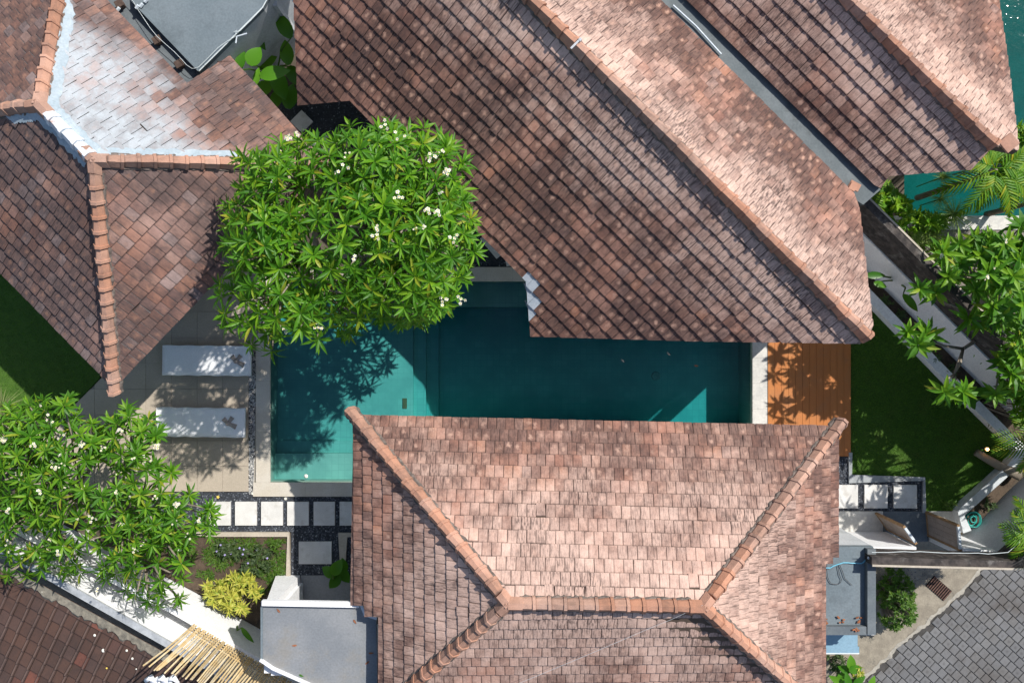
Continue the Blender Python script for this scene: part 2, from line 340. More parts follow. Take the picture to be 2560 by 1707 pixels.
def leaf_mat(name, c1, c2, c3=None, trans=0.40, rough=0.48, cy=None, patch=None):
    t = NT(name); r = t.rnd(); p = t.pos()
    c = t.ramp(r, [(0, c1), (0.55, c2), (0.93, c3 or c2), (1.0, cy or c3 or c2)])
    if patch: c = t.mix(t.ss(t.noise(p, 1.7, 5.0, 0.65), 0.50, 0.72), c, patch)
    t.l(c, t.b.inputs['Base Color']); t.b.inputs['Roughness'].default_value = rough
    t.b.inputs['Specular IOR Level'].default_value = 0.38
    tr = t.n('BsdfTranslucent'); t.l(t.mix(0.45, c, (0.24, 0.46, 0.02)), tr.inputs[0])
    m = t.n('MixShader'); m.inputs[0].default_value = trans
    t.l(t.b.outputs[0], m.inputs[1]); t.l(tr.outputs[0], m.inputs[2]); t.l(m.outputs[0], t.out.inputs[0])
    return t.mat
M_LEAF = leaf_mat('frangipani_leaf', (0.045, 0.165, 0.008), (0.095, 0.27, 0.010), (0.21, 0.40, 0.014), cy=(0.36, 0.36, 0.03))
M_LEAF2 = leaf_mat('light_frangipani_leaf', (0.048, 0.165, 0.010), (0.10, 0.27, 0.013), (0.21, 0.39, 0.02), cy=(0.38, 0.38, 0.04))
M_LEAFD = leaf_mat('broad_green_leaf', (0.04, 0.16, 0.012), (0.08, 0.26, 0.016), (0.13, 0.33, 0.02), rough=0.35)
M_LEAFB = leaf_mat('bright_shrub_leaf', (0.10, 0.27, 0.015), (0.18, 0.38, 0.02), (0.28, 0.45, 0.03), rough=0.4)
M_LEAFY = leaf_mat('yellow_croton_leaf', (0.40, 0.40, 0.05), (0.60, 0.56, 0.10), (0.26, 0.36, 0.04), trans=0.3)
M_PALM = leaf_mat('palm_leaflet', (0.07, 0.21, 0.010), (0.14, 0.31, 0.014), (0.26, 0.38, 0.018), cy=(0.50, 0.46, 0.02))
M_PAPY = leaf_mat('papyrus_blade', (0.17, 0.27, 0.05), (0.26, 0.36, 0.08), (0.34, 0.43, 0.12))
M_SHRUB = leaf_mat('shrub_leaf', (0.05, 0.13, 0.015), (0.09, 0.19, 0.02), (0.14, 0.23, 0.03))
M_COVER = leaf_mat('ground_cover_leaf', (0.05, 0.09, 0.035), (0.08, 0.13, 0.05), (0.11, 0.16, 0.05))
M_GRASS = leaf_mat('lawn_blade', (0.06, 0.17, 0.014), (0.085, 0.215, 0.018), (0.12, 0.26, 0.022), trans=0.25, rough=0.6, patch=(0.12, 0.15, 0.035))
M_LAWN = surf('lawn_turf', (0.05, 0.11, 0.015), (0.07, 0.14, 0.02), 6, fine=60, bump=0.8)
M_PETAL = surf('white_petal', (0.80, 0.77, 0.66), (0.83, 0.81, 0.74), 8, rough=0.6, bump=0.0)
M_PETALC = surf('yellow_petal_heart', (0.80, 0.58, 0.10), (0.80, 0.62, 0.16), 8, rough=0.6, bump=0.0)
M_LILAC = surf('lilac_petal', (0.38, 0.33, 0.62), (0.45, 0.40, 0.7), 8, rough=0.6, bump=0.0)

def pool_tile():
    t = NT('green_pool_stone'); p = t.pos()
    br = t.n('TexBrick'); t.l(p, br.inputs['Vector']); br.offset = 0.0; br.inputs['Scale'].default_value = 1.0
    br.inputs['Brick Width'].default_value = 0.15; br.inputs['Row Height'].default_value = 0.15; br.inputs['Mortar Size'].default_value = 0.004
    br.inputs['Color1'].default_value = (0.34, 0.48, 0.40, 1); br.inputs['Color2'].default_value = (0.39, 0.53, 0.44, 1); br.inputs['Mortar'].default_value = (0.28, 0.40, 0.34, 1)
    c = t.mix(t.ss(t.noise(p, 1.6, 5.0), 0.35, 0.7), br.outputs[0], (0.28, 0.41, 0.35))
    return t.done(c, 0.7, 0.2)
M_POOL = pool_tile()
M_POOLD = surf('shaded_pool_stone', (0.16, 0.26, 0.22), (0.20, 0.31, 0.26), 2)  # stone colour darkened to stand in for shade over the neighbouring pool
def water(name, tint, dens):
    t = NT(name); p = t.pos()
    tr = t.n('BsdfTransparent'); gl = t.n('BsdfGlossy'); gl.inputs['Roughness'].default_value = 0.05
    fr = t.n('Fresnel'); fr.inputs['IOR'].default_value = 1.33
    b = t.n('Bump'); b.inputs['Strength'].default_value = 0.3; b.inputs['Distance'].default_value = 0.05
    t.l(t.noise(p, 4.5, 4.0), b.inputs['Height']); t.l(b.outputs[0], gl.inputs['Normal']); t.l(b.outputs[0], fr.inputs['Normal'])
    m = t.n('MixShader'); t.l(fr.outputs[0], m.inputs[0]); t.l(tr.outputs[0], m.inputs[1]); t.l(gl.outputs[0], m.inputs[2])
    t.l(m.outputs[0], t.out.inputs[0])
    va = t.n('VolumeAbsorption'); va.inputs['Color'].default_value = (*tint, 1); va.inputs['Density'].default_value = dens; t.l(va.outputs[0], t.out.inputs[1])
    return t.mat
M_WATER = water('pool_water', (0.04, 0.745, 0.81), 1.35); M_WATERD = water('dark_pool_water', (0.04, 0.72, 0.74), 1.3)

# ------------------------------------------------------------------ ground with openings for the two pools
def gx(px): return (px - 1280.0) * H / F
def gy(py): return (853.5 - py) * H / F
POOLS = [(672, 703, 985, 1205), (985, 703, 1880, 1085), (2262, -160, 3000, 540)]
def ground():
    xs = sorted({-300.0, 300.0} | {gx(v) for q in POOLS for v in (q[0], q[2])})
    ys = sorted({-300.0, 300.0} | {gy(v) for q in POOLS for v in (q[1], q[3])})
    b = MB(); idx = {}
    def vid(i, j):
        if (i, j) not in idx: idx[(i, j)] = len(b.v); b.v.append((xs[i], ys[j], -0.03))
        return idx[(i, j)]
    for i in range(len(xs) - 1):
        for j in range(len(ys) - 1):
            cx, cy = (xs[i] + xs[i + 1]) / 2, (ys[j] + ys[j + 1]) / 2
            if any(gx(q[0]) < cx < gx(q[2]) and gy(q[3]) < cy < gy(q[1]) for q in POOLS): continue
            b.add([vid(i, j), vid(i + 1, j), vid(i + 1, j + 1), vid(i, j + 1)])
    tag(b.build('ground', M_GROUND), kind='structure', label='bare brown garden earth around the villas')
ground()

def basin(name, xs, ys, zf, wz, label, wlabel, mat=M_POOL, outline=None, wmat=None):
    b = MB(); n = len(xs) - 1; m = len(ys) - 1
    Z = [[zf((xs[i] + xs[i + 1]) / 2, (ys[j] + ys[j + 1]) / 2) for j in range(m)] for i in range(n)]
    g = lambda i, j: Z[i][j] if 0 <= i < n and 0 <= j < m else None
    for i in range(n):
        for j in range(m):
            z = Z[i][j]
            if z is None: continue
            x0, x1, y0, y1 = gx(xs[i]), gx(xs[i + 1]), gy(ys[j]), gy(ys[j + 1])
            b.face([(x0, y1, z), (x1, y1, z), (x1, y0, z), (x0, y0, z)])
            for (di, dj, pa, pb) in ((1, 0, (x1, y0), (x1, y1)), (-1, 0, (x0, y0), (x0, y1)), (0, 1, (x0, y1), (x1, y1)), (0, -1, (x0, y0), (x1, y0))):
                q = g(i + di, j + dj); top = -0.0301 if q is None else q
                if top > z: b.face([(*pa, z), (*pb, z), (*pb, top), (*pa, top)])
    tag(b.build(name, mat), kind='structure', label=label)
    wt = MB(); wt.prism(pxpoly(outline, 0), -1.75, wz, bottom=True); wo = wt.build(name + '_water', wmat or M_WATER)
    tag(wo, kind='structure', label=wlabel)
def zpool(x, y):
    if x > 985 and y > 1085: return None
    if y > 1140: return -0.48
    if y > 1110: return -0.66
    if y < 765: return -0.55
    if x < 1023: return -0.72
    if x < 1055: return -0.86
    if x < 1087: return -1.0
    return -1.14
basin('swimming_pool', [672, 985, 1023, 1055, 1087, 1880], [703, 765, 1085, 1110, 1140, 1205], zpool, -0.12,
      'green stone swimming pool basin with steps', 'dark teal water of the long villa pool', M_POOL, [(668, 699), (1884, 699), (1884, 1089), (989, 1089), (989, 1209), (668, 1209)])
basin('neighbour_pool', [2262, 2560, 3000], [-160, 540], lambda x, y: -1.4, -0.12, 'green stone basin of the neighbouring pool', 'dark teal water of the neighbouring pool', M_POOLD, [(2258, -164), (3004, -164), (3004, 544), (2258, 544)], M_WATERD)

def slabs(parent, name, x0, y0, x1, y1, nx, ny, z0, z1, mat, gap=0.006, poly=None, jit=0.0):
    """paving pieces in a photo-pixel rectangle, each its own object sharing one mesh"""
    X0, X1, Y0, Y1 = gx(x0), gx(x1), gy(y1), gy(y0); dx, dy = (X1 - X0) / nx, (Y1 - Y0) / ny
    b = MB(); b.box((0, 0, 0), (dx - gap, dy - gap, z1 - z0)); me = b.mesh(name, mat)
    for i in range(nx):
        for j in range(ny):
            c = Vector((X0 + (i + .5) * dx, Y0 + (j + .5) * dy, (z0 + z1) / 2 + rng.uniform(-jit, jit)))
            if poly and not inpoly(*PX(c), poly): continue
            inst(name, me, parent, Matrix.Translation(c))
# terrace
TERR = [(640, 590), (640, 1228), (60, 1228), (60, 1140), (255, 945), (470, 590)]
terr = MB(); terr.prism(pxpoly(TERR, 0.0)[:], -0.03, 0.0); terr = tag(terr.build('terrace', M_JOINT), kind='structure', label='beige sandstone terrace beside the pool')
def terr_tiles():
    w0 = gx(64) - gx(0); me = {}
    reg = pxpoly([(622, 590), (622, 1228), (60, 1228), (60, 1140), (255, 945), (470, 590)], 0.0)
    nx = 10; x1 = gx(622); y0 = gy(1228); st = 0
    for i in range(nx):
        for j in range(11):
            a, c = x1 - (i + 1) * w0, y0 + j * w0
            q = clip(reg, [(a + .003, c + .003), (a + w0 - .003, c + .003), (a + w0 - .003, c + w0 - .003), (a + .003, c + w0 - .003)])
            if len(q) < 3 or abs(parea(q)) < 0.01: continue
            if abs(parea(q)) > 0.97 * (w0 - .006) ** 2:
                if 'm' not in me:
                    b = MB(); b.box((0, 0, 0), (w0 - .006, w0 - .006, 0.03)); me['m'] = b.mesh('paving_tile', M_SLAB)
                inst('paving_tile', me['m'], terr, Matrix.Translation((a + w0 / 2, c + w0 / 2, 0.015 + rng.uniform(-.0015, .0015))))
            else:
                b = MB(); b.prism(q, 0.0, 0.03); b.build('paving_tile', M_SLAB, terr)
def parea(q): return 0.5 * sum(q[i][0] * q[(i + 1) % len(q)][1] - q[(i + 1) % len(q)][0] * q[i][1] for i in range(len(q)))
def clip(subj, win):
    if parea(win) < 0: win = win[::-1]
    out = list(subj)
    for i in range(len(win)):
        a, b = win[i], win[(i + 1) % len(win)]; inp = out; out = []
        side = lambda p: (b[0] - a[0]) * (p[1] - a[1]) - (b[1] - a[1]) * (p[0] - a[0])
        for k in range(len(inp)):
            p, q = inp[k], inp[(k + 1) % len(inp)]; sp, sq = side(p), side(q)
            if sp >= 0: out.append(p)
            if (sp >= 0) != (sq >= 0):
                t = sp / (sp - sq); out.append((p[0] + (q[0] - p[0]) * t, p[1] + (q[1] - p[1]) * t))
        if not out: return []
    res = []
    for p in out:
        if not res or abs(p[0] - res[-1][0]) + abs(p[1] - res[-1][1]) > 1e-6: res.append(p)
    if len(res) > 1 and abs(res[0][0] - res[-1][0]) + abs(res[0][1] - res[-1][1]) < 1e-6: res.pop()
    return res
terr_tiles()
# coping stones round the pool
cb = MB(); cb.prism(pxpoly([(641, 640), (672, 640), (672, 1205), (985, 1205), (985, 1240), (632, 1240), (634, 1000)], 0), -0.03, 0.004)
cb.prism(pxpoly([(672, 670), (1916, 670), (1916, 1085), (1880, 1085), (1880, 703), (672, 703)], 0), -0.03, 0.004)
cope = tag(cb.build('pool_coping', M_JOINT), kind='structure', label='pale stone coping around the pool edge')
slabs(cope, 'coping_stone', 641, 700, 677, 1205, 1, 8, 0.004, 0.045, M_COPE, 0.003)
slabs(cope, 'coping_stone', 634, 1205, 960, 1240, 5, 1, 0.004, 0.045, M_COPE, 0.003)
slabs(cope, 'coping_stone', 900, 668, 1916, 703, 16, 1, 0.004, 0.045, M_COPE, 0.003)
slabs(cope, 'coping_stone', 1880, 704, 1917, 1085, 1, 6, 0.004, 0.045, M_COPEW, 0.003)

# pebbles
def pebble_field(name, poly, n, size, mat, z, label, bedmat, bz):
    b = MB(); b.prism(pxpoly(poly, 0), -0.03, bz); base = tag(b.build(name, bedmat), kind='stuff', label=label)
    wp = pxpoly(poly, 0); xs = [p[0] for p in wp]; ys = [p[1] for p in wp]
    m = MB(); k = 0; t = 0
    while k < n and t < n * 6:
        t += 1
        x, y = rng.uniform(min(xs), max(xs)), rng.uniform(min(ys), max(ys))
        if not inpoly(x, y, wp): continue
        k += 1; a = rng.uniform(0, 6.28); rx, ry, rz = size * rng.uniform(.7, 1.5), size * rng.uniform(.55, 1.0), size * rng.uniform(.4, .7)
        ca, sa = math.cos(a), math.sin(a); q = len(m.v); zz = bz + rz * rng.uniform(0.1, 0.7)
        for (u, v, w_) in ((0, 0, 1), (1, .25, .2), (.4, .95, .15), (-.7, .75, .2), (-1, -.2, .15), (-.3, -1, .2), (.75, -.7, .15)):
            X, Y = u * rx, v * ry; m.v.append((x + X * ca - Y * sa, y + X * sa + Y * ca, zz + w_ * rz))
        for i in range(6): m.add([q, q + 1 + i, q + 1 + (i + 1) % 6])
    o = m.build('pebble_layer', mat, base, smooth=True); o['kind'] = 'stuff'
    return base
pebble_field('black_gravel', [(380, 1229), (632, 1229), (632, 1241), (985, 1241), (985, 1450), (728, 1450), (728, 1330), (380, 1330)], 5200, 0.017, M_PEB, 0, 'black pebble gravel between the stepping stones', M_GRAVB, 0.0)
pebble_field('black_gravel', [(2085, 1140), (2120, 1140), (2120, 1198), (2303, 1198), (2303, 1276), (2085, 1276)], 1500, 0.017, M_PEB, 0, 'dark pebble gravel around the stones beside the lawn', M_GRAVB, 0.0)
pebble_field('mixed_gravel', [(622, 880), (641, 880), (634, 1234), (622, 1234)], 1300, 0.016, M_PEBW, 0, 'strip of mixed white and grey pebbles beside the pool coping', M_GRAVB, 0.005)
pebble_field('dark_gravel', [(2190, 1394), (2345, 1394), (2345, 1462), (2190, 1462)], 900, 0.018, M_PEB, 0, 'dark gravel patch outside the gate wall', M_GRAVB, 0.0)
pebble_field('dark_gravel', [(1130, 560), (1420, 560), (1420, 668), (1130, 668)], 600, 0.018, M_PEB, 0, 'dark gravel under the eave beside the tree', M_GRAVB, 0.0)
pebble_field('dark_gravel', [(700, 230), (960, 230), (960, 470), (700, 470)], 900, 0.018, M_PEB, 0, 'dark gravel between the two villa roofs', M_GRAVB, 0.0)

# stepping stones: each one a thing
def stone(x0, y0, x1, y1, label, rz=0.0, mat=M_STONE, z=0.05):
    c = P((x0 + x1) / 2, (y0 + y1) / 2, 0); b = MB(); b.box((c.x, c.y, z / 2 - 0.01), ((x1 - x0) * H / F, (y1 - y0) * H / F, z + 0.02), rz)
    return tag(b.build('stepping_stone', mat, bevel=0.006, loc=(c.x, c.y, 0)), label, 'stepping stone', 'stepping stones set in the gravel')
LS = ['first white square stepping stone of the sunlit row, next to the frangipani', 'second white square stepping stone of the sunlit row', 'third white square stepping stone of the sunlit row',
      'square stepping stone crossed by the shadow edge in the left row', 'fully shaded square stepping stone in the left row', 'square stepping stone partly hidden under the lower roof eave']
for i, (a, c) in enumerate(((523, 578), (589, 643), (654, 708), (719, 773), (785, 838), (850, 905))): stone(a, 1253, c, 1312, LS[i])
stone(748, 1352, 830, 1408, 'single wide grey-white paving slab below the row of stepping stones')
for (a, c, l) in ((2086, 2143, 'stepping stone half under the roof eave next to the lawn'), (2159, 2217, 'middle stepping stone of the three above the gate'), (2232, 2290, 'rightmost stepping stone of the three above the gate')): stone(a, 1211, c, 1269, l)
stone(735, 285, 775, 325, 'grey diamond stepping stone in the dark gap between roofs', R(45)); stone(795, 345, 835, 385, 'grey stepping stone peeking out behind the big frangipani', R(45))
stone(1215, 575, 1262, 640, 'dark slab beside the big frangipani under the eave', R(40)); stone(1262, 622, 1310, 662, 'shaded slab touching the pool coping under the eave', R(12))
# kerbs
def strip(name, mat, pts, width, z0, z1, label=None, cat=None, kind=None, side=0.0):
    """wall or kerb along a pixel polyline given at ground level"""
    w_ = [P(a, c, 0) for a, c in pts]; b = MB(); n = len(w_); L = []; Rr = []
    for i in range(n):
        d = (w_[min(i + 1, n - 1)] - w_[max(i - 1, 0)]).normalized(); q = Vector((-d.y, d.x, 0))
        if 0 < i < n - 1:
            d1 = (w_[i] - w_[i - 1]).normalized(); k = max(0.4, q.dot(Vector((-d1.y, d1.x, 0)))); q = q / k
        L.append(w_[i] + q * width * (0.5 + side)); Rr.append(w_[i] - q * width * (0.5 - side))
    b.prism([(p.x, p.y) for p in L] + [(p.x, p.y) for p in reversed(Rr)], z0, z1)
    o = b.build(name, mat, loc=(w_[0].x, w_[0].y, 0)); tag(o, label, cat, kind=kind); return o
strip('garden_kerb', M_KERB, [(400, 1334), (722, 1334), (722, 1445)], 0.10, -0.03, 0.07, 'sand-coloured kerb around the flower bed', 'kerb')
strip('garden_kerb', M_KERB, [(905, 1335), (858, 1335), (858, 1440)], 0.09, -0.03, 0.07, 'short sand-coloured kerb beside the lower roof eave', 'kerb')
strip('garden_kerb', M_KERBG, [(2124, 1130), (2124, 1196), (2308, 1196), (2308, 1280)], 0.08, -0.03, 0.06, 'thin grey kerb between lawn and black gravel', 'kerb')
# timber deck
dk = MB(); dk.prism(pxpoly([(1917, 700), (2125, 700), (2125, 1142), (1917, 1142)], 0), -0.03, 0.0); dk = tag(dk.build('timber_deck', M_DECKW), kind='structure', label='orange timber deck at the end of the pool')
slabs(dk, 'plank', 1918, 705, 2125, 1140, 12, 1, 0.0, 0.05, M_DECK, 0.006, jit=0.001)
# lawns
def lawn(poly, n, label):
    b = MB(); b.prism(pxpoly(poly, 0), -0.03, 0.0); o = tag(b.build('lawn', M_LAWN), kind='structure', label=label)
    wp = pxpoly(poly, 0); xs = [p[0] for p in wp]; ys = [p[1] for p in wp]; m = MB(); k = 0
    while k < n:
        x, y = rng.uniform(min(xs), max(xs)), rng.uniform(min(ys), max(ys))
        if not inpoly(x, y, wp): continue
        k += 1; a = rng.uniform(0, 6.28); h = rng.uniform(.02, .05); l = rng.uniform(.01, .04); wd = 0.005
        dx, dy = math.cos(a), math.sin(a); q = len(m.v)
        m.v += [(x - dy * wd, y + dx * wd, 0), (x + dy * wd, y - dx * wd, 0), (x + dx * l, y + dy * l, h)]; m.add([q, q + 1, q + 2])
    g = m.build('grass', M_GRASS, o); g['kind'] = 'stuff'
lawn([(2126, 700), (2200, 780), (2380, 965), (2540, 1120), (2500, 1175), (2400, 1277), (2310, 1277), (2310, 1194), (2126, 1194)], 30000, 'dark green lawn between timber deck and planter')
lawn([(-260, 500), (250, 700), (250, 945), (60, 1138), (-260, 1138)], 20000, 'dark green lawn at the left edge below the roof')

# ------------------------------------------------------------------ roofs
def tile_mesh(name, w_, e, mat, rib=False):
    """one roof tile: x across, y down the slope, z out of the roof; its origin at the top corner"""
    b = MB(); g = 0.0035
    if rib: prof = [(g, .012), (.022, .036), (.05, .036), (.075, .002), (w_ - g, -.003)]
    else: prof = [(g, .000), (w_ * .14, .0035), (w_ * .5, .005), (w_ * .86, .0035), (w_ - g, .000)]
    n = len(prof); rows = [(0.0, .004), (e * .95, .029), (e - .001, .027), (e - .001, -.006)]
    for (y, z) in rows:
        for (x, h) in prof: b.v.append((x, y, z + (h if z > 0 else 0)))
    for r in range(3):
        for i in range(n - 1):
            a = r * n + i
            uv = [(prof[i][0] / w_, rows[r][0] / e), (prof[i][0] / w_, rows[r + 1][0] / e), (prof[i + 1][0] / w_, rows[r + 1][0] / e), (prof[i + 1][0] / w_, rows[r][0] / e)]
            b.add([a, a + n, a + n + 1, a + 1], 0, uv)
    for i in (0, n - 1):
        q = len(b.v); b.v += [(prof[i][0], 0, -.01), (prof[i][0], e - .001, -.006)]
        b.add([i, q, q + 1, 2 * n + i] if i else [i, 2 * n + i, q + 1, q], 0)
    return b
class Roof:
    def __init__(s, house, roof, w_, e, mat, rib=False, lim=300, altmats=None, pick=None, name='roof_tile'):
        s.house, s.roof, s.w, s.e, s.rib, s.lim, s.name = house, roof, w_, e, rib, lim, name
        s.mats = [mat] + list(altmats or []); s.pick = pick or (lambda px, py, f, n: 0)
        s.full = []; s.part = [MB() for _ in s.mats]
    def face(s, p0, u, n, poly, v_end=None, seed=0):
        """poly: world points on the plane through p0; u runs along the courses"""
        rr = random.Random(seed); v = n.cross(u).normalized()
        if v.z > 0: v = -v
        right = 1.0 if u.cross(v).dot(n) > 0 else -1.0
        if right < 0: u = -u
        reg = [((q - p0).dot(u), (q - p0).dot(v)) for q in poly]
        v0, v1 = min(q[1] for q in reg), max(q[1] for q in reg); u0, u1 = min(q[0] for q in reg), max(q[0] for q in reg)
        ve = v_end if v_end is not None else v1
        j0 = -int(math.ceil((v1 - ve) / s.e)) - 1; j = j0
        while ve - j * s.e > v0:
            b_ = ve - j * s.e; a_ = b_ - s.e; off = (j % 2) * 0.5 * s.w + rr.uniform(-.012, .012) if not s.rib else rr.uniform(-.004, .004)
            i = int(math.floor((u0 - off) / s.w)) - 1
            wob = rr.uniform(-.004, .004)
            while i * s.w + off < u1:
                x0 = i * s.w + off; i += 1
                q = clip(reg, [(x0, a_), (x0 + s.w, a_), (x0 + s.w, b_), (x0, b_)])
                if len(q) < 3: continue
                ar = abs(parea(q))
                if ar < 0.0012: continue
                dz = rr.uniform(-.0025, .003); dv = rr.gauss(0, .0035) + wob; ry = rr.gauss(0, .010)
                if j > 1 and rr.random() < .015: dv += rr.uniform(.012, .03); ry += rr.uniform(-.06, .06); dz += .006
                c = p0 + u * (x0 + s.w / 2) + v * (a_ + s.e / 2); px, py = PX(c)
                if not (-90 < px < 2650 and -90 < py < 1800): continue
                mi = s.pick(px, py, (a_ + s.e / 2 - v0) / (v1 - v0), n)
                if ar > 0.995 * s.w * s.e:
                    W = frame(p0 + u * x0 + v * (a_ + dv) + n * (.012 + dz), u, v, n) @ Matrix.Rotation(ry, 4, 'Z') @ Matrix.Rotation(rr.gauss(0, .012), 4, 'Y')
                    vis = -20 < px < 2580 and -20 < py < 1727
                    s.full.append((vis, F / (H - c.z), W, mi))
                else:
                    m = s.part[mi]; zt = lambda yy: .012 + dz + .004 + .026 * min(1.0, (yy - a_) / s.e)
                    pts = [p0 + u * x + v * y + n * zt(y) for x, y in q]; low = [p0 + u * x + v * y + n * .004 for x, y in q]
                    uvs = [((x - x0) / s.w, (y - a_) / s.e) for x, y in q]
                    k = len(m.v); m.v += [tuple(t) for t in pts] + [tuple(t) for t in low]; L = len(q)
                    if parea(q) > 0: m.add([k + t for t in range(L)], 0, uvs)
                    else: m.add([k + t for t in range(L)][::-1], 0, uvs[::-1])
                    for t in range(L): m.add([k + t, k + L + t, k + L + (t + 1) % L, k + (t + 1) % L], 0, [uvs[t], uvs[t], uvs[(t + 1) % L], uvs[(t + 1) % L]])
            j += 1
        return u, v
    def finish(s):
        tmpl = tile_mesh('t', s.w, s.e, None, s.rib); meshes = [tmpl.mesh(s.name, mt, smooth=False) for mt in s.mats]
        s.full.sort(key=lambda t: (-t[0], -t[1]))
        for (vis, ar, W, mi) in s.full[:s.lim]: inst(s.name, meshes[mi], s.roof, W)
        for (vis, ar, W, mi) in s.full[s.lim:]:
            m = s.part[mi]; k = len(m.v); m.v += [tuple(W @ Vector(t)) for t in tmpl.v]
            for f, uv in zip(tmpl.f, tmpl.uv): m.add([k + t for t in f], 0, uv)
        for m, mt in zip(s.part, s.mats):
            if m.f: o = m.build('roof_tiles', mt, s.roof); o['kind'] = 'stuff'
def cap_mesh(name, L, mat, wd=0.118, hh=0.098):
    b = MB()
    def ring(x, k, dz=0.0):
        q = len(b.v)
        for (y, z) in ((-wd, -.09), (-wd * .95, -.02), (-wd * .36, hh), (wd * .36, hh), (wd * .95, -.02), (wd, -.09)): b.v.append((x, y * k, z * (k if z > 0 else 1) + dz))
        return q
    xs = [(0.0, .90, -.012), (L - .055, 1.0, 0.0), (L - .05, 1.12, .012), (L + .004, 1.13, .012), (L + .004, .9, -.01)]
    rings = [ring(*t) for t in xs]
    for a in range(len(rings) - 1):
        for i in range(5):
            uv = [(0.1 + i * .16, xs[a][0] / L), (.1 + (i + 1) * .16, xs[a][0] / L), (.1 + (i + 1) * .16, xs[a + 1][0] / L), (.1 + i * .16, xs[a + 1][0] / L)]
            b.add([rings[a] + i, rings[a] + i + 1, rings[a + 1] + i + 1, rings[a + 1] + i][::-1], 0, uv[::-1])
    b.add([rings[0] + i for i in range(6)]); b.add([rings[-1] + i for i in range(6)][::-1])
    return b.mesh(name, mat)
CAPL = 0.272
CAP = cap_mesh('ridge_tile', CAPL, M_CAP); CAPW = cap_mesh('ridge_tile', CAPL, M_CAPW)
def ridge(roof, a, b, n1, n2, mesh=None, whiten=None, mortar=M_MORTAR, mw=0.155, seed=0, lift=0.072):
    """ridge or hip tiles from a (top) to b, with their mortar bed on both slopes"""
    rr = random.Random(seed); d = (b - a); L = d.length; d = d.normalized(); up = (n1 + n2).normalized(); up = (up - d * up.dot(d)).normalized(); y = up.cross(d).normalized()
    n = max(1, round(L / CAPL)); sc = L / n / CAPL
    for i in range(n):
        o = a + d * (i * CAPL * sc) + up * (lift + rr.uniform(-.004, .004)); W = frame(o, d, y, up) @ Matrix.Rotation(rr.gauss(0, .022), 4, 'Z') @ Matrix.Rotation(rr.gauss(0, .04), 4, 'X') @ Matrix.Rotation(rr.gauss(0, .012), 4, 'Y') @ Matrix.Scale(sc, 4, (1, 0, 0))
        inst('ridge_tile', (CAPW if whiten and rr.random() < whiten else CAP) if mesh is None else mesh, roof, W)
    m = MB(); st = 0.05; k = int(L / st)
    for nn in (n1, n2):
        s_ = nn.cross(d).normalized()
        if s_.z > 0: s_ = -s_
        prev = None
        for i in range(k + 1):
            p = a + d * (i * L / k); wv = mw * rr.uniform(.86, 1.14)
            row = (p + up * .05, p + s_ * wv * .8 + nn * (.05 + rr.uniform(-.006, .006)), p + s_ * wv + nn * .02)
            if prev:
                for t in range(2): m.face([prev[t], row[t], row[t + 1], prev[t + 1]])
            prev = row
    m.build('mortar_bed', mortar, roof)
def nrm(a, b, c):
    n = (b - a).cross(c - a).normalized()
    return n if n.z > 0 else -n
def deck(roof_mb, poly, n, lo=-.11, hi=-.004):
    """the boards under the tiles, as a slab that follows the slope"""
    k = len(roof_mb.v); L = len(poly); roof_mb.v += [tuple(p + n * hi) for p in poly] + [tuple(p + n * lo) for p in poly]
    roof_mb.add([k + i for i in range(L)]); roof_mb.add([k + L + i for i in range(L)][::-1])
    for i in range(L): roof_mb.add([k + i, k + L + i, k + L + (i + 1) % L, k + (i + 1) % L])
def walls(house, pts, z1, mat=M_WHITE, th=0.18):
    n = len(pts)
    for i in range(n):
        a, b = Vector((*pts[i], 0)), Vector((*pts[(i + 1) % n], 0)); d = b - a; c = (a + b) / 2
        m = MB(); m.box((c.x, c.y, z1 / 2 - 0.015), (d.length - th, th, z1 + 0.03), math.atan2(d.y, d.x)); m.build('wall', mat, house)
    for p in pts:
        m = MB(); m.box((p[0], p[1], z1 / 2 - 0.015), (th * 1.06, th * 1.06, z1 + .03), math.atan2(pts[1][1] - pts[0][1], pts[1][0] - pts[0][0])); m.build('corner_post', mat, house)
Zh = Vector((0, 0, 1))

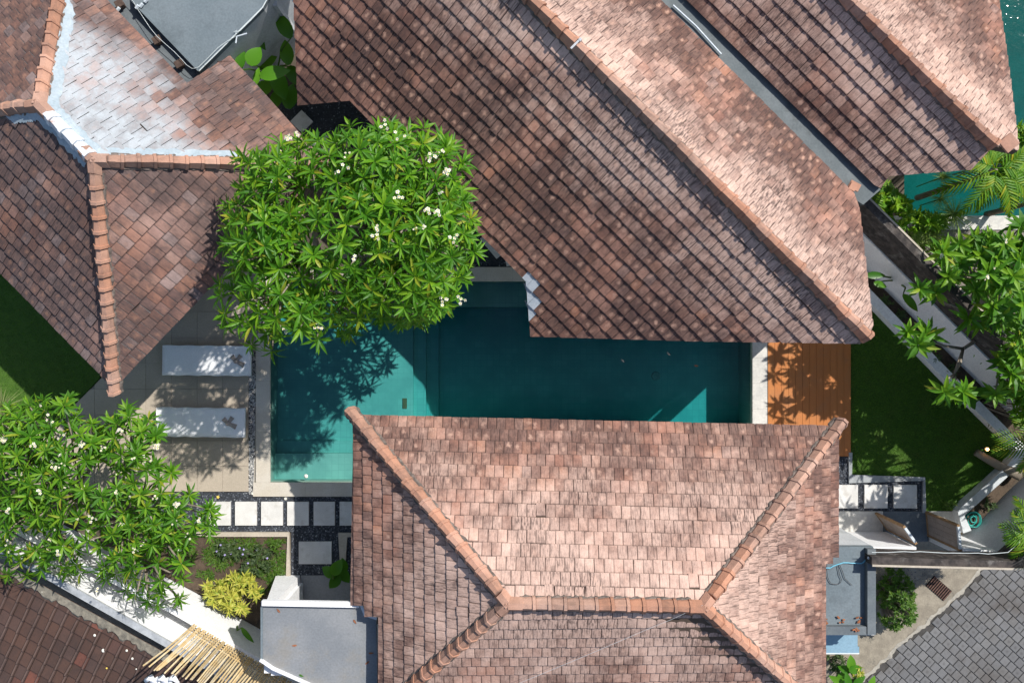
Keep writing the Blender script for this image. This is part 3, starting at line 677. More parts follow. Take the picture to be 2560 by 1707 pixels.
# ---- lower hipped pavilion (D)
def house_D():
    ze, zr = 2.85, 4.70
    NW, NE = P(885, 1038, ze), P(2093, 1066, ze); R1, R2 = P(1270, 1508, zr), P(1757, 1516, zr)
    run = (R1.y - NW.y); SW = Vector((NW.x + .04, 2 * R1.y - NW.y, ze)); SE = Vector((NE.x, 2 * R2.y - NE.y, ze))
    hs = thing('hipped_house', 'terracotta hipped-roof pavilion at the bottom beside the pool', 'house', (1.6, -4.5, 0))
    nN, nW, nS, nE = nrm(NW, NE, (R1 + R2) / 2), nrm(NW, SW, R1), nrm(SW, SE, (R1 + R2) / 2), nrm(NE, SE, R2)
    dm = MB()
    uN = (NE - NW).normalized(); uW = (SW - NW).normalized(); uS = (SE - SW).normalized(); uE = (SE - NE).normalized()
    # west eave is cut back below the flat-roofed porch, east eave below the little canopy
    w1, w2 = onplane(878, 1512, NW, nW), onplane(914, 1512, NW, nW); w3, w4 = onplane(914, 1540, NW, nW), onplane(948, 1540, NW, nW); w5 = onplane(948, 1840, NW, nW)
    e1, e2 = onplane(2095, 1392, NE, nE), onplane(2080, 1392, NE, nE); e3, e4 = onplane(2080, 1408, NE, nE), onplane(2062, 1408, NE, nE); e5 = onplane(2062, 1840, NE, nE)
    pW = [NW, R1, w5, w4, w3, w2, onplane(880, 1512, NW, nW)]; pW[-1] = w1
    pE = [NE, e1, e2, e3, e4, e5, R2]
    # end the west and east polygons on the south hips
    def onhip(a, b, y): t = (y - a.y) / (b.y - a.y); return a + (b - a) * t
    yend = -7.1; sw, se = onhip(R1, SW, yend), onhip(R2, SE, yend)
    pW = [NW, R1, sw, Vector((w5.x, yend, w5.z)) if False else w5, w4, w3, w2, w1]
    pW[3] = onplane(948, 853.5 - yend * F / (H - w5.z), NW, nW)
    pE = [NE, e1, e2, e3, e4, onplane(2062, 853.5 - yend * F / (H - e5.z), NE, nE), se, R2]
    pN = [NW, NE, R2, R1]; pS = [R1, R2, se, sw]
    for pl, n in ((pN, nN), (pW, nW), (pS, nS), (pE, nE)): deck(dm, pl, n)
    roof = dm.build('roof', M_DECKW, hs)
    T = Roof(hs, roof, 0.172, 0.247, M_TILE_D)
    T.face(NW, uN, nN, pN, seed=1); T.face(NW, uW, nW, pW, v_end=0.0, seed=2); T.face(R1, uS, nS, pS, seed=3, v_end=0.12); T.face(NE, uE, nE, pE, v_end=0.0, seed=4)
    T.finish()
    dNW = (NW - R1).normalized(); dNE = (NE - R2).normalized(); dSW = (SW - R1).normalized(); dSE = (SE - R2).normalized(); dR = (R2 - R1).normalized()
    ridge(roof, R1 + dNW * .22, NW + dNW * .12, nN, nW, seed=11); ridge(roof, R2 + dNE * .22, NE + dNE * .12, nN, nE, seed=12)
    ridge(roof, R1 + dSW * .22, sw, nS, nW, seed=13); ridge(roof, R2 + dSE * .22, se, nS, nE, seed=14); ridge(roof, R1 + dR * .2, R2 - dR * .2, nN, nS, seed=15)
    for c, ds in ((R1, (dNW, dSW, dR)), (R2, (dNE, dSE, -dR))): junction(roof, c, ds)
    walls(hs, [(-2.2, -2.35), (5.3, -2.35), (5.3, -6.6), (-2.2, -6.6)], 2.95)
def junction(roof, c, dirs):
    m = MB(); pr = [(-.125, -.06), (-.055, .088), (.055, .088), (.125, -.06)]
    for d in dirs:
        h = Vector((d.x, d.y, 0)).normalized(); s_ = Vector((-h.y, h.x, 0)); q = len(m.v)
        for t in (0.0, .25):
            for (y, z) in pr: p = c + d * t + s_ * y + Zh * (z + .072); m.v.append(tuple(p))
        for i in range(3): m.add([q + i, q + i + 1, q + 5 + i, q + 4 + i], 0, [(.3, .3)] * 4)
        m.add([q + 4, q + 5, q + 6, q + 7])
    m.box(c + Zh * .09, (.11, .11, .09), 0.78)
    m.build('ridge_junction', M_CAP, roof)
house_D()

# ---- big diagonal roof (B), gutter and upper-right roof (C)
D45 = Vector((1, -1, 0)).normalized(); N45 = Vector((1, 1, 0)).normalized()
PB = R(31)
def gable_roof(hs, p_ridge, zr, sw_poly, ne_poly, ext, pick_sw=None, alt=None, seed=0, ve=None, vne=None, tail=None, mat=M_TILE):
    """p_ridge: pixel of one ridge point; polygons in pixels lie on the two slopes"""
    r0 = P(*p_ridge, zr); c, s_ = math.cos(PB), math.sin(PB)
    nS = (-N45 * s_ + Zh * c).normalized(); nN = (N45 * s_ + Zh * c).normalized()
    dm = MB(); a, b = r0 - D45 * ext[0], r0 + D45 * ext[1]
    fix = lambda poly, n: [a if q == 'a' else b if q == 'b' else onplane(*q, r0, n) for q in poly]
    ps, pn = fix(sw_poly, nS), fix(ne_poly, nN); deck(dm, ps, nS); deck(dm, pn, nN)
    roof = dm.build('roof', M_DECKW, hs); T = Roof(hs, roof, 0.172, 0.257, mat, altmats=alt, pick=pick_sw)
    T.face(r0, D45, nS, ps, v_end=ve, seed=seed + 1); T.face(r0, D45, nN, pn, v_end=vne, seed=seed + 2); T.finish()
    e = tail if tail is not None else b; ridge(roof, a, e, nS, nN, seed=seed + 5)
    return roof, r0, nS, nN
def house_BC():
    hb = thing('gabled_house', 'long terracotta gabled villa running diagonally across the top', 'house', (0.6, 3.6, 0))
    zr = 4.70; r0 = P(1750, 425, zr)
    end = P(2170, 847, zr); ext1 = (end - r0).dot(D45)
    swp = ['a', 'b', (2150, 858), (1740, 852), (1327, 840), (1316, 702), (876, 252), (746, 264), (733, -60), (700, -200)]
    nep = ['a', 'b', (2180, 815), (2147, 522), (2132, 486), (1646, 0), (1400, -246)]
    pick = lambda px, py, f, n: 1 if (px < 1350 and 690 < py < 790 and px - 1316 < (py - 690) * .5 + 12) else 0
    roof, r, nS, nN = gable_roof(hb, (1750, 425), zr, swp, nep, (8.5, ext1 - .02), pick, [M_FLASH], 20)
    # gable corner tile at the tip
    walls(hb, [(-4.2, 6.7), (-2.1, 8.6), (4.4, 2.1), (6.15, 2.0), (6.15, .75), (1.7, .75), (1.1, 1.5)], 2.62)
    for (c_, d_) in (((5.05, .75, 3.24), (2.0, .17, 1.2)), ((6.15, 1.4, 3.14), (.17, 1.1, 1.0)), ((6.16, .5, 1.6), (.16, .32, 3.26))): m = MB(); m.box(c_, d_); m.build('gable_and_added_wall', M_WHITE, hb)  # gable panels, plus an unseen wing wall added to trim the pool's sun patch
    m = MB(); c = onplane(1437, 112, r, Zh); W0 = P(1437, 112, 4.90); m.box(W0, (.19, .035, .012), R(45)); m.box(W0 + N45 * .13 - Zh * .05, (.05, .05, .09), R(45)); m.build('ridge_strap', M_STEEL, roof)
    # gutter between the two roofs
    g = MB(); za = 3.36
    lo = [P(1590, -60, za), P(2128, 492, za), P(2158, 512, za), P(2202, 474, za), P(1735, -10, za), P(1690, -60, za)]
    g.prism([(p.x, p.y) for p in lo], za - .12, za)
    g.prism([(p.x, p.y) for p in (P(1596, -60, za), P(1640, -4, za), P(2134, 484, za), P(2128, 492, za), P(1632, 2, za), P(1588, -60, za))], za + .002, za + .10)
    gt = tag(g.build('roof_gutter', M_GUT, loc=P(1900, 250, 0)), 'grey cement valley gutter between the two diagonal roofs', 'gutter')
    sup = MB(); q = P(1880, 235, 3.2); sup.box((q.x, q.y, 1.6), (4.9, .2, 3.2), R(-45)); sup.build('wall', M_WALLW, gt)
    m = MB(); m.tube([P(1683, 14, za + .05), P(1740, 66, za + .05), P(1803, 136, za + .05)], .018, 6); tag(m.build('drain_pipe', M_PLASTIC), 'thin white pipe lying in the grey valley gutter', 'pipe')
    m = MB(); q = P(2136, 465, za + .1); m.box(q, (.21, .15, .035), R(-28)); m.box(q + Vector((-.04, -.02, .03)), (.13, .15, .03), R(-28)); tag(m.build('loose_tile', M_CAP, bevel=.008), 'loose orange ridge tile lying at the lower end of the gutter', 'tile')
    # upper-right villa
    hc = thing('gabled_house', 'smaller terracotta gabled villa in the top right corner', 'house', (7.8, 6.0, 0))
    zc = 4.36; end2 = P(2486, 362, zc); rc = P(2300, 183, zc); e2 = (end2 - rc).dot(D45)
    swc = ['a', 'b', (2428, 424), (2222, 440), (2202, 470), (2186, 462), (1712, -5), (1560, -160)]
    nec = ['a', 'b', (2545, 378), (2536, 300), (2521, 180), (2510, 100), (2494, 0), (2470, -110)]
    roof2, _, _, _ = gable_roof(hc, (2300, 183), zc, swc, nec, (6.5, e2), seed=40, mat=M_TILE_C)
    walls(hc, [tuple((N45 * a + D45 * b)[:2]) for a, b in ((7.3, -5.0), (9.1, -5.0), (9.1, 1.1), (7.3, .5))], 2.95)
    m = MB(); m.box(P(2522, 358, 4.30), (.28, .25, .05), R(40)); tag(m.build('loose_tile', M_CAP, bevel=.01), 'pale square tile at the corner of the top right roof', 'tile')
house_BC()

# ---- upper-left hipped roof (A)
def house_A():
    ze, zr = 2.8, 4.55
    hs = thing('hipped_house', 'brown hipped-roof house at upper left with whitewashed slope', 'house', (-7.6, 3.6, 0))
    R1, R2 = P(236, 402, zr), P(100, 264, zr); Sc = P(286, 968, ze); E = P(818, 413, ze); dR = (R1 - R2).normalized(); dR.z = 0
    nSE = nrm(R1, Sc, E); nSW = nrm(R1, R2, Sc); nNE = nrm(R1, R2, E)
    # west and north corners mirror the other end
    def to_eave(q): return R2 + (q - R2) * ((ze - zr) / (q.z - R2.z))
    Wc = to_eave(onplane(0, 276, R1, nSW)); Nc = to_eave(onplane(150, -12, R1, nNE)); nNW = nrm(R2, Wc, Nc)
    pSE = [R1, Sc, E]; pSW = [R1, R2, Wc, onplane(-200, 505, R1, nSW), onplane(0, 692, R1, nSW), Sc]
    pSW = [R1, R2, Wc, Sc]
    pNE = [R1, E, onplane(748, 334, R1, nNE), onplane(575, 141, R1, nNE), onplane(466, 210, R1, nNE), onplane(264, 0, R1, nNE), Nc, R2]
    pNW = [R2, Nc, Wc]; dm = MB()
    for pl, n in ((pSE, nSE), (pSW, nSW), (pNE, nNE), (pNW, nNW)): deck(dm, pl, n)
    roof = dm.build('roof', M_DECKW, hs)
    T = Roof(hs, roof, 0.180, 0.262, M_TILE_A)
    vE = lambda p, n, u: None
    T.face(Sc, (E - Sc).normalized(), nSE, pSE, seed=61); T.face(R1, dR, nSW, pSW, seed=62)
    T.face(R1, dR, nNE, pNE, seed=63, v_end=(onplane(640, 213, R1, nNE) - R1).dot(slope(nNE)) ); T.face(R2, (Nc - Wc).normalized(), nNW, pNW, seed=64)
    T.finish()
    d1 = (Sc - R1).normalized(); d2 = (E - R1).normalized(); d3 = (Wc - R2).normalized(); d4 = (Nc - R2).normalized()
    ridge(roof, R1 + d1 * .2, Sc + d1 * .10, nSE, nSW, seed=71); ridge(roof, R1 + d2 * .2, E + d2 * .1, nSE, nNE, seed=72)
    ridge(roof, R2 + d3 * .2, Wc, nSW, nNW, seed=73, whiten=.12); ridge(roof, R2 + d4 * .15, Nc, nNE, nNW, seed=74, whiten=.06)
    ridge(roof, R2 + dR * .1, R1 - dR * .08, nSW, nNE, seed=75, whiten=.78, mortar=M_SEAL, mw=.26)
    # brushed sealant strips along the hips on the sunny slope
    for (a, d, L, wd, n, sd_) in ((R1, d2, 2.9, .25, nNE, 1), (R2, d4, 2.7, .30, nNE, 2), (R2, d3, .9, .25, nSW, 3)):
        s_ = n.cross(d).normalized(); s_ = -s_ if s_.z > 0 else s_; m = MB(); prev = None; r2 = random.Random(sd_)
        for i in range(40):
            p = a + d * (L * i / 39); wv = (wd if i < 30 else wd * (39 - i) / 9.0 + .02) * r2.uniform(.92, 1.06); row = (p + s_ * .1 + n * .05, p + s_ * wv + n * .043)
            if prev: m.face([prev[0], row[0], row[1], prev[1]])
            prev = row
        m.build('sealant_strip', M_SEAL, roof)
    junction(roof, R1, (d1, d2, -dR)); junction(roof, R2, (d3, d4, dR))
    walls(hs, [(-7.7, .6), (-5.4, 2.95), (-8.4, 6.0), (-10.6, 3.6)], 2.6)
def slope(n):
    v = Vector((n.x * n.z, n.y * n.z, -(n.x ** 2 + n.y ** 2))); return v.normalized()
house_A()

# ---- old brown neighbour roof, bottom left (E)
def house_E():
    z0 = 1.72; a, b = P(-40, 1392, z0), P(432, 1652, z0); u = (b - a).normalized(); out = Vector((u.y, -u.x, 0))
    if out.y > 0: out = -out
    v = (out * math.cos(R(13)) - Zh * math.sin(R(13))).normalized(); n = u.cross(v).normalized(); n = n if n.z > 0 else -n
    hs = thing('tiled_shed', 'old dark brown tiled neighbouring roof in the bottom left corner', 'shed', (*((a + b) / 2 + out * 1.5)[:2], 0))
    pl = [a - u * .6, b + u * 1.6, b + u * 1.6 + v * 4.2, a - u * .6 + v * 4.2]
    dm = MB(); deck(dm, pl, n); roof = dm.build('roof', M_DECKW, hs)
    T = Roof(hs, roof, 0.262, 0.335, M_TILE_DARK, rib=True); T.face(a, u, n, pl, seed=90); T.finish()
    m = MB(); rr = random.Random(3); prev = None; L = (b - a).length
    for i in range(int(L / .07)):
        p = a + u * (i * .07); w1 = rr.uniform(.02, .17) if i * .07 > .9 else .02
        row = (p - v * .10 + n * .02, p + v * w1 * .5 + n * rr.uniform(.05, .085), p + v * w1 + n * .03)
        if prev:
            for t in range(2): m.face([prev[t], row[t], row[t + 1], prev[t + 1]])
        prev = row
    m.build('mortar_bed', surf('crumbling_mortar', (0.23, 0.21, 0.17), (0.13, 0.12, 0.10), 9, bump=.7), roof)
    c = [pl[0] + v * .3 + u * .3, pl[1] + v * .3 - u * .3, pl[2] - v * .6 - u * .3, pl[3] - v * .6 + u * .3]
    for i in range(4):
        p, q = c[i], c[(i + 1) % 4]; d = q - p; zt = min(p.z, q.z) - .12
        m = MB(); m.box(((p.x + q.x) / 2, (p.y + q.y) / 2, zt / 2 - .015), (Vector((d.x, d.y)).length, .15, zt + .03), math.atan2(d.y, d.x)); m.build('wall', M_WALLW, hs)
    # bits of litter and fallen blossom on the tiles
    for i, (px, py, s_) in enumerate(((240, 1584, .05), (262, 1622, .07), (355, 1655, .05), (334, 1642, .045), (344, 1668, .03), (270, 1666, .035), (320, 1622, .045), (108, 1476, .05))):
        p = onplane(px, py, a, n) + n * .05; m = MB(); m.tube([p, p + Zh * .012], [s_ * .6, s_ * .35], 7); m.build('litter_scrap', M_PETAL if i != 5 else M_PETALC, hs)
house_E()

# ------------------------------------------------------------------ flat-roofed blocks and walls
def flat_block(name, label, cat, poly, z, mat, wallmat=M_WALLW, inset=0.0):
    w_ = pxpoly(poly, z); c = Vector((sum(p[0] for p in w_) / len(w_), sum(p[1] for p in w_) / len(w_), 0)); t = thing(name, label, cat, c)
    b = MB(); b.prism(w_, z - .14, z); b.build('roof_slab', mat, t)
    q = [(c.x + (p[0] - c.x) * (1 - inset), c.y + (p[1] - c.y) * (1 - inset)) for p in w_]
    b = MB(); b.prism(q, -.03, z - .1405); b.build('wall', wallmat, t)
    return t
def rim(t, pts, z, wd, h, mat, name='parapet', side=0.0):
    pts = [P(a, b, z) for a, b in pts]; b = MB()
    for i in range(len(pts) - 1):
        d = pts[i + 1] - pts[i]; c = (pts[i] + pts[i + 1]) / 2; b.box((c.x, c.y, z + h / 2), (d.length + (wd if i else 0), wd, h - .002 * i), math.atan2(d.y, d.x))
    return b.build(name, mat, t)
def cable(name, mat, pts, r, label, cat='cable'):
    m = MB(); q = []
    for i in range(len(pts) - 1):
        a, b = Vector(pts[i]), Vector(pts[i + 1]); q += [a, a.lerp(b, .5) + Vector((rng.uniform(-.02, .02), rng.uniform(-.02, .02), 0))]
    q.append(Vector(pts[-1])); m.tube(q, r, 5); return tag(m.build(name, mat), label, cat)

# porch at bottom left of the pavilion
zb = 2.72
pb = thing('flat_roofed_porch', 'grey flat-roofed concrete porch left of the lower pavilion', 'porch', P(800, 1580, 0))
m = MB(); m.prism(pxpoly([(652, 1503), (905, 1508), (912, 1532), (940, 1540), (945, 1770), (905, 1770), (780, 1712), (652, 1652)], zb), zb - .14, zb); m.build('roof_slab', M_CONC, pb)
rim(pb, [(658, 1503.5), (900, 1508)], zb, .10, .10, M_WHITE); rim(pb, [(903, 1509), (914, 1534), (940, 1543)], zb, .05, .05, M_WHITE, 'kerb_edge')
rim(pb, [(652, 1646), (684, 1668), (784, 1712), (900, 1765)], zb, .045, .07, M_WHITE, 'kerb_edge'); rim(pb, [(655, 1512), (655, 1648)], zb, .04, .03, M_CONCB, 'kerb_edge')
b0 = [P(690, 1437, 0), P(750, 1437, 0), P(752, 1455, 0), P(692, 1455, 0)]; zt_ = zb - .1405
b1 = [Vector((b0[0].x + .46, b0[0].y, zt_)), Vector((b0[1].x, b0[1].y, zt_)), Vector((b0[2].x, b0[2].y, zt_)), Vector((b0[3].x + .46, b0[3].y, zt_))]
m = MB(); m.v += [tuple(v) for v in b0 + b1]
for q in ((4, 5, 6, 7), (0, 1, 5, 4), (1, 2, 6, 5), (2, 3, 7, 6), (3, 0, 4, 7)): m.add(list(q))
m.build('door_pier', M_WHITE, pb)
for k, (x0, y0, x1, y1) in enumerate(((744, 1455, 758, 1570), (940, 1437, 975, 1452), (759, 1560, 975, 1575))):
    m = MB(); m.prism(pxpoly([(x0, y0), (x1, y0), (x1, y1), (x0, y1)], 0), -.02, zt_ - .001 * k); m.build('wall', M_WHITE, pb)
m = MB(); m.prism(pxpoly([(753, 1437), (939, 1437), (939, 1559), (759, 1559), (759, 1456), (753, 1456)], 0), -.03, .03); m.build('threshold', M_CONC, pb)
for (px, py, lab) in ((700, 1530, 'orange dry leaf near the front left corner of the porch roof'), (884, 1548, 'dry brown leaf near the roof notch on the porch'), (922, 1632, 'dry brown leaf at the right edge of the porch roof'), (923, 1652, 'lowest dry brown leaf at the right edge of the porch roof'), (748, 1685, 'green fallen leaf near the lower edge of the porch roof'), (742, 1612, 'dark dry speck of leaf in the middle of the porch roof')):
    p = P(px, py, zb + .012); m = MB(); a = rng.uniform(0, 6.28); leaf(m, p, Vector((math.cos(a), math.sin(a), .05)), Zh, .10, .04, .05, .3, 3, (.4, 1, .7, .05)); tag(m.build('fallen_leaf', M_LEAFD if 'green' in lab else M_DEADLEAF), lab, 'leaf', 'fallen leaves on the porch roof')

# front white wall, back wall, bamboo screen
strip('garden_wall', M_WHITE, [(60, 1262), (490, 1482), (604, 1548), (700, 1602)], .10, -.03, 1.2, 'low white rendered garden wall below the left frangipani', 'wall', side=-.5)
def back_wall():
    z = 1.75; t = thing('boundary_wall', 'tall white boundary wall with grey coping behind the garden wall', 'wall', P(300, 1560, 0))
    a, b = P(-60, 1330, z), P(760, 1795, z); d = (b - a).normalized(); q = Vector((d.y, -d.x, 0)); q = q if q.y < 0 else -q
    m = MB(); m.prism([tuple(p[:2]) for p in (a, b, b + q * .12, a + q * .12)], -.03, z - .05); m.build('wall', M_WHITE, t)
    m = MB(); m.prism([tuple(p[:2]) for p in (a - q * .01, b - q * .01, b + q * .13, a + q * .13)], z - .049, z); m.build('coping', surf('grey_stained_coping', (0.42, 0.44, 0.46), (0.30, 0.32, 0.34), 5), t)
    # bamboo screen fixed on the wall
    s_ = thing('bamboo_screen', 'upright bamboo cane screen with lashings at the bottom edge', 'screen', P(560, 1620, 0)); rr = random.Random(9)
    N = 52; A, B = P(488, 1557, 1.22), P(790, 1736, 1.22); d2 = (B - A).normalized(); out = Vector((d2.y, -d2.x, 0)); out = out if out.y < 0 else -out
    for i in range(N):
        t_ = i / (N - 1); p = A.lerp(B, t_) + d2 * rr.uniform(-.012, .012) + out * .03; lean = rr.gauss(0, .018) - (.05 * (1 - i / 7) if i < 7 else 0)
        top = 2.95 + rr.uniform(-.10, .10) + (.25 if i < 6 else 0)
        m = MB(); hh = top - 1.22; pts = [p + d2 * (lean * k * k * hh / 9) + out * (.035 * k + (.06 * k * k / 9 if i < 10 else 0)) + Zh * (hh * k / 3) for k in range(4)]
        m.tube(pts, [.021, .020, .019, .017], 6); m.build('bamboo_cane', M_BAMBOO, s_)
    for q_, h_ in enumerate((1.32, 1.43, 1.55)):
        m = MB(); m.tube([A + Zh * (h_ - 1.22) + out * .062, B + Zh * (h_ - 1.22) + out * .062], .011, 5); m.build('cross_cane', M_BAMBOO, s_)
        m = MB()
        for i in range(0, N, 1):
            p = A.lerp(B, i / (N - 1)) + Zh * (h_ - 1.22) + out * .012; m.box(p, (.030, .02, .018), math.atan2(d2.y, d2.x) + .5)
        m.build('lashing', M_ROPE, s_)['kind'] = 'stuff'
    m = MB(); c = P(395, 1700, 2.6)
    for k in range(5):
        p = P(365 + k * 14, 1700 + (k % 2) * 6, 2.5 + .05 * k); m.tube([p, p + Vector((.12, .08, .05)), p + Vector((.2, -.05, .0))], [.05, .07, .03], 6)
    tag(m.build('cloth_bundle', M_LOUN, smooth=True), 'crumpled white cloth at the foot of the bamboo screen', 'cloth')
back_wall()

# flat roof at upper left
zf = 2.55
fb = flat_block('flat_roofed_block', 'blue-grey flat-roofed block at the top left', 'building', [(325, -60), (700, -60), (664, 6), (656, 20), (498, 180), (330, 5)], zf, M_CONCB, M_WALLW)
m = MB(); m.prism(pxpoly([(200, -80), (326, -80), (330, 2), (498, 182), (466, 214), (255, 0)], zf - .16), zf - .30, zf - .16); m.build('gutter_slab', M_CONCD, fb)
rim(fb, [(330, 3), (498, 179)], zf, .03, .035, M_CONCB, 'kerb_edge'); rim(fb, [(498, 179), (657, 20), (668, 0)], zf, .018, .02, M_WIREW, 'kerb_edge')
for i, (px, py) in enumerate(((306, 16), (399, 106), (454, 165))):
    p = P(px, py, zf - .16); m = MB(); m.box(p + Zh * .06, (.13, .12, .12), .5); m.box(p + Zh * .135, (.17, .15, .03), .5)
    tag(m.build('vent_pipe', M_VENT, bevel=.01), ['small brown vent stub nearest the top edge on the dark gutter slab', 'middle small brown vent stub on the dark gutter slab', 'small brown vent stub near the tip of the gutter slab'][i], 'vent', 'vents on the gutter slab')
cable('roof_cable', M_WIREW, [P(a, b, zf + .05) for a, b in ((320, -10), (345, 25), (375, 70), (415, 112), (455, 150), (480, 172), (497, 168), (545, 120), (588, 92), (592, 76), (584, 80), (600, 78), (655, 22))], .0055, 'thin pale cable looping along the edge of the blue-grey flat roof')
m = MB(); p = P(592, 92, zf + .06); m.tube([p + Vector((-.02, -.13, 0)), p, p + Vector((.2, .06, 0))], .014, 5); tag(m.build('aerial_bracket', M_PLASTIC), 'small white bent bracket on the corner of the flat roof', 'bracket')
m = MB()
for (px, py) in ((362, 6), (350, 18), (340, 22), (292, 28)): m.tube([P(px, py, zf + .03), P(px + 6, py - 8, zf + .05)], .035, 6)
tag(m.build('rag', M_PLASTIC), 'white rag scraps on the flat roof near the top edge', 'rag')
m = MB(); m.prism(pxpoly([(628, 112), (760, 112), (760, 100), (628, 100)], 0), -.03, 2.2); tag(m.build('garden_wall', M_WALLW), 'grey-white wall behind the broad-leaved plant at the top', 'wall')

# right boundary wall with mouldy top and planter
def right_wall():
    z, z2 = 1.50, 2.55; t = thing('boundary_wall', 'grey-white boundary wall with dark mouldy upper part right of the lawn', 'wall', P(2330, 850, 0))
    a, b = P(2080, 509, z), P(2640, 1067, z); d = (b - a).normalized(); q = Vector((-d.y, d.x, 0)); q = q if q.y > 0 else -q
    m = MB(); m.prism([tuple(p[:2]) for p in (a, b, b + q * .22, a + q * .22)], -.03, z); m.build('wall', M_WHITE, t)
    m = MB(); m.prism([tuple(p[:2]) for p in (a - q * .012, b - q * .012, b + q * .019, a + q * .019)], z + .001, z + .02); m.build('ledge', M_WHITE, t)
    m = MB(); m.prism([tuple(p[:2]) for p in (a + q * .02, b + q * .02, b + q * .20, a + q * .20)], z + .001, z2); m.build('upper_wall', M_MOULD, t)
    m = MB(); m.prism([tuple(p[:2]) for p in (a + q * .17, b + q * .17, b + q * .205, a + q * .205)], z2 + .001, z2 + .015); m.build('coping', M_KERB, t)
right_wall()
m = MB(); m.prism(pxpoly([(2090, 640), (2150, 640), (2600, 1090), (2545, 1150), (2500, 1090), (2090, 680)], 0), -.03, .10); tag(m.build('planter_soil', M_SOIL), kind='structure', label='dark soil strip of the planter along the boundary wall')
strip('planter_kerb', M_WHITE, [(2090, 668), (2380, 966), (2540, 1124)], .21, -.03, .30, 'long grey-white planter kerb between lawn and boundary wall', 'kerb')
strip('planter_kerb', M_WALLW, [(2545, 1118), (2508, 1166), (2386, 1276), (2402, 1322)], .19, -.03, .28, 'grey-white planter kerb around the hose bed near the gate', 'kerb')
m = MB(); m.prism(pxpoly([(2520, 1150), (2570, 1160), (2420, 1330), (2396, 1290)], 0), -.03, .08); tag(m.build('planter_soil', M_SOIL), kind='structure', label='dark soil of the small planter holding the hose')
m = MB(); pts = [P(2440, 1130, .1), P(2470, 1148, .14), P(2505, 1168, .20), P(2552, 1188, .34)]; m.tube(pts, [.085, .09, .10, .13], 8); tag(m.build('leaning_log', M_BARK, smooth=True), 'grey leaning log lying from the planter corner into the lawn', 'log')
def lamp():
    t = thing('garden_lamp', 'small lit garden lamp glowing orange beside the lawn planter', 'lamp', P(2452, 1119, 0)); c = P(2452, 1119, 0)
    m = MB(); m.tube([c, c + Zh * .24], .018, 6); m.build('stake', M_WIREK, t)
    e = NT('warm_lamp_glow'); e.b.inputs['Emission Color'].default_value = (1, .55, .18, 1); e.b.inputs['Emission Strength'].default_value = 14; e.done((.9, .6, .3))
    m = MB(); m.tube([c + Zh * .24, c + Zh * .27, c + Zh * .30], [.02, .035, .018], 8); m.build('bulb', e.mat, t, smooth=True)
    m = MB(); m.tube([c + Zh * .232, c + Zh * .24], [.05, .05], 8); m.build('collar', M_WIREK, t)
lamp()
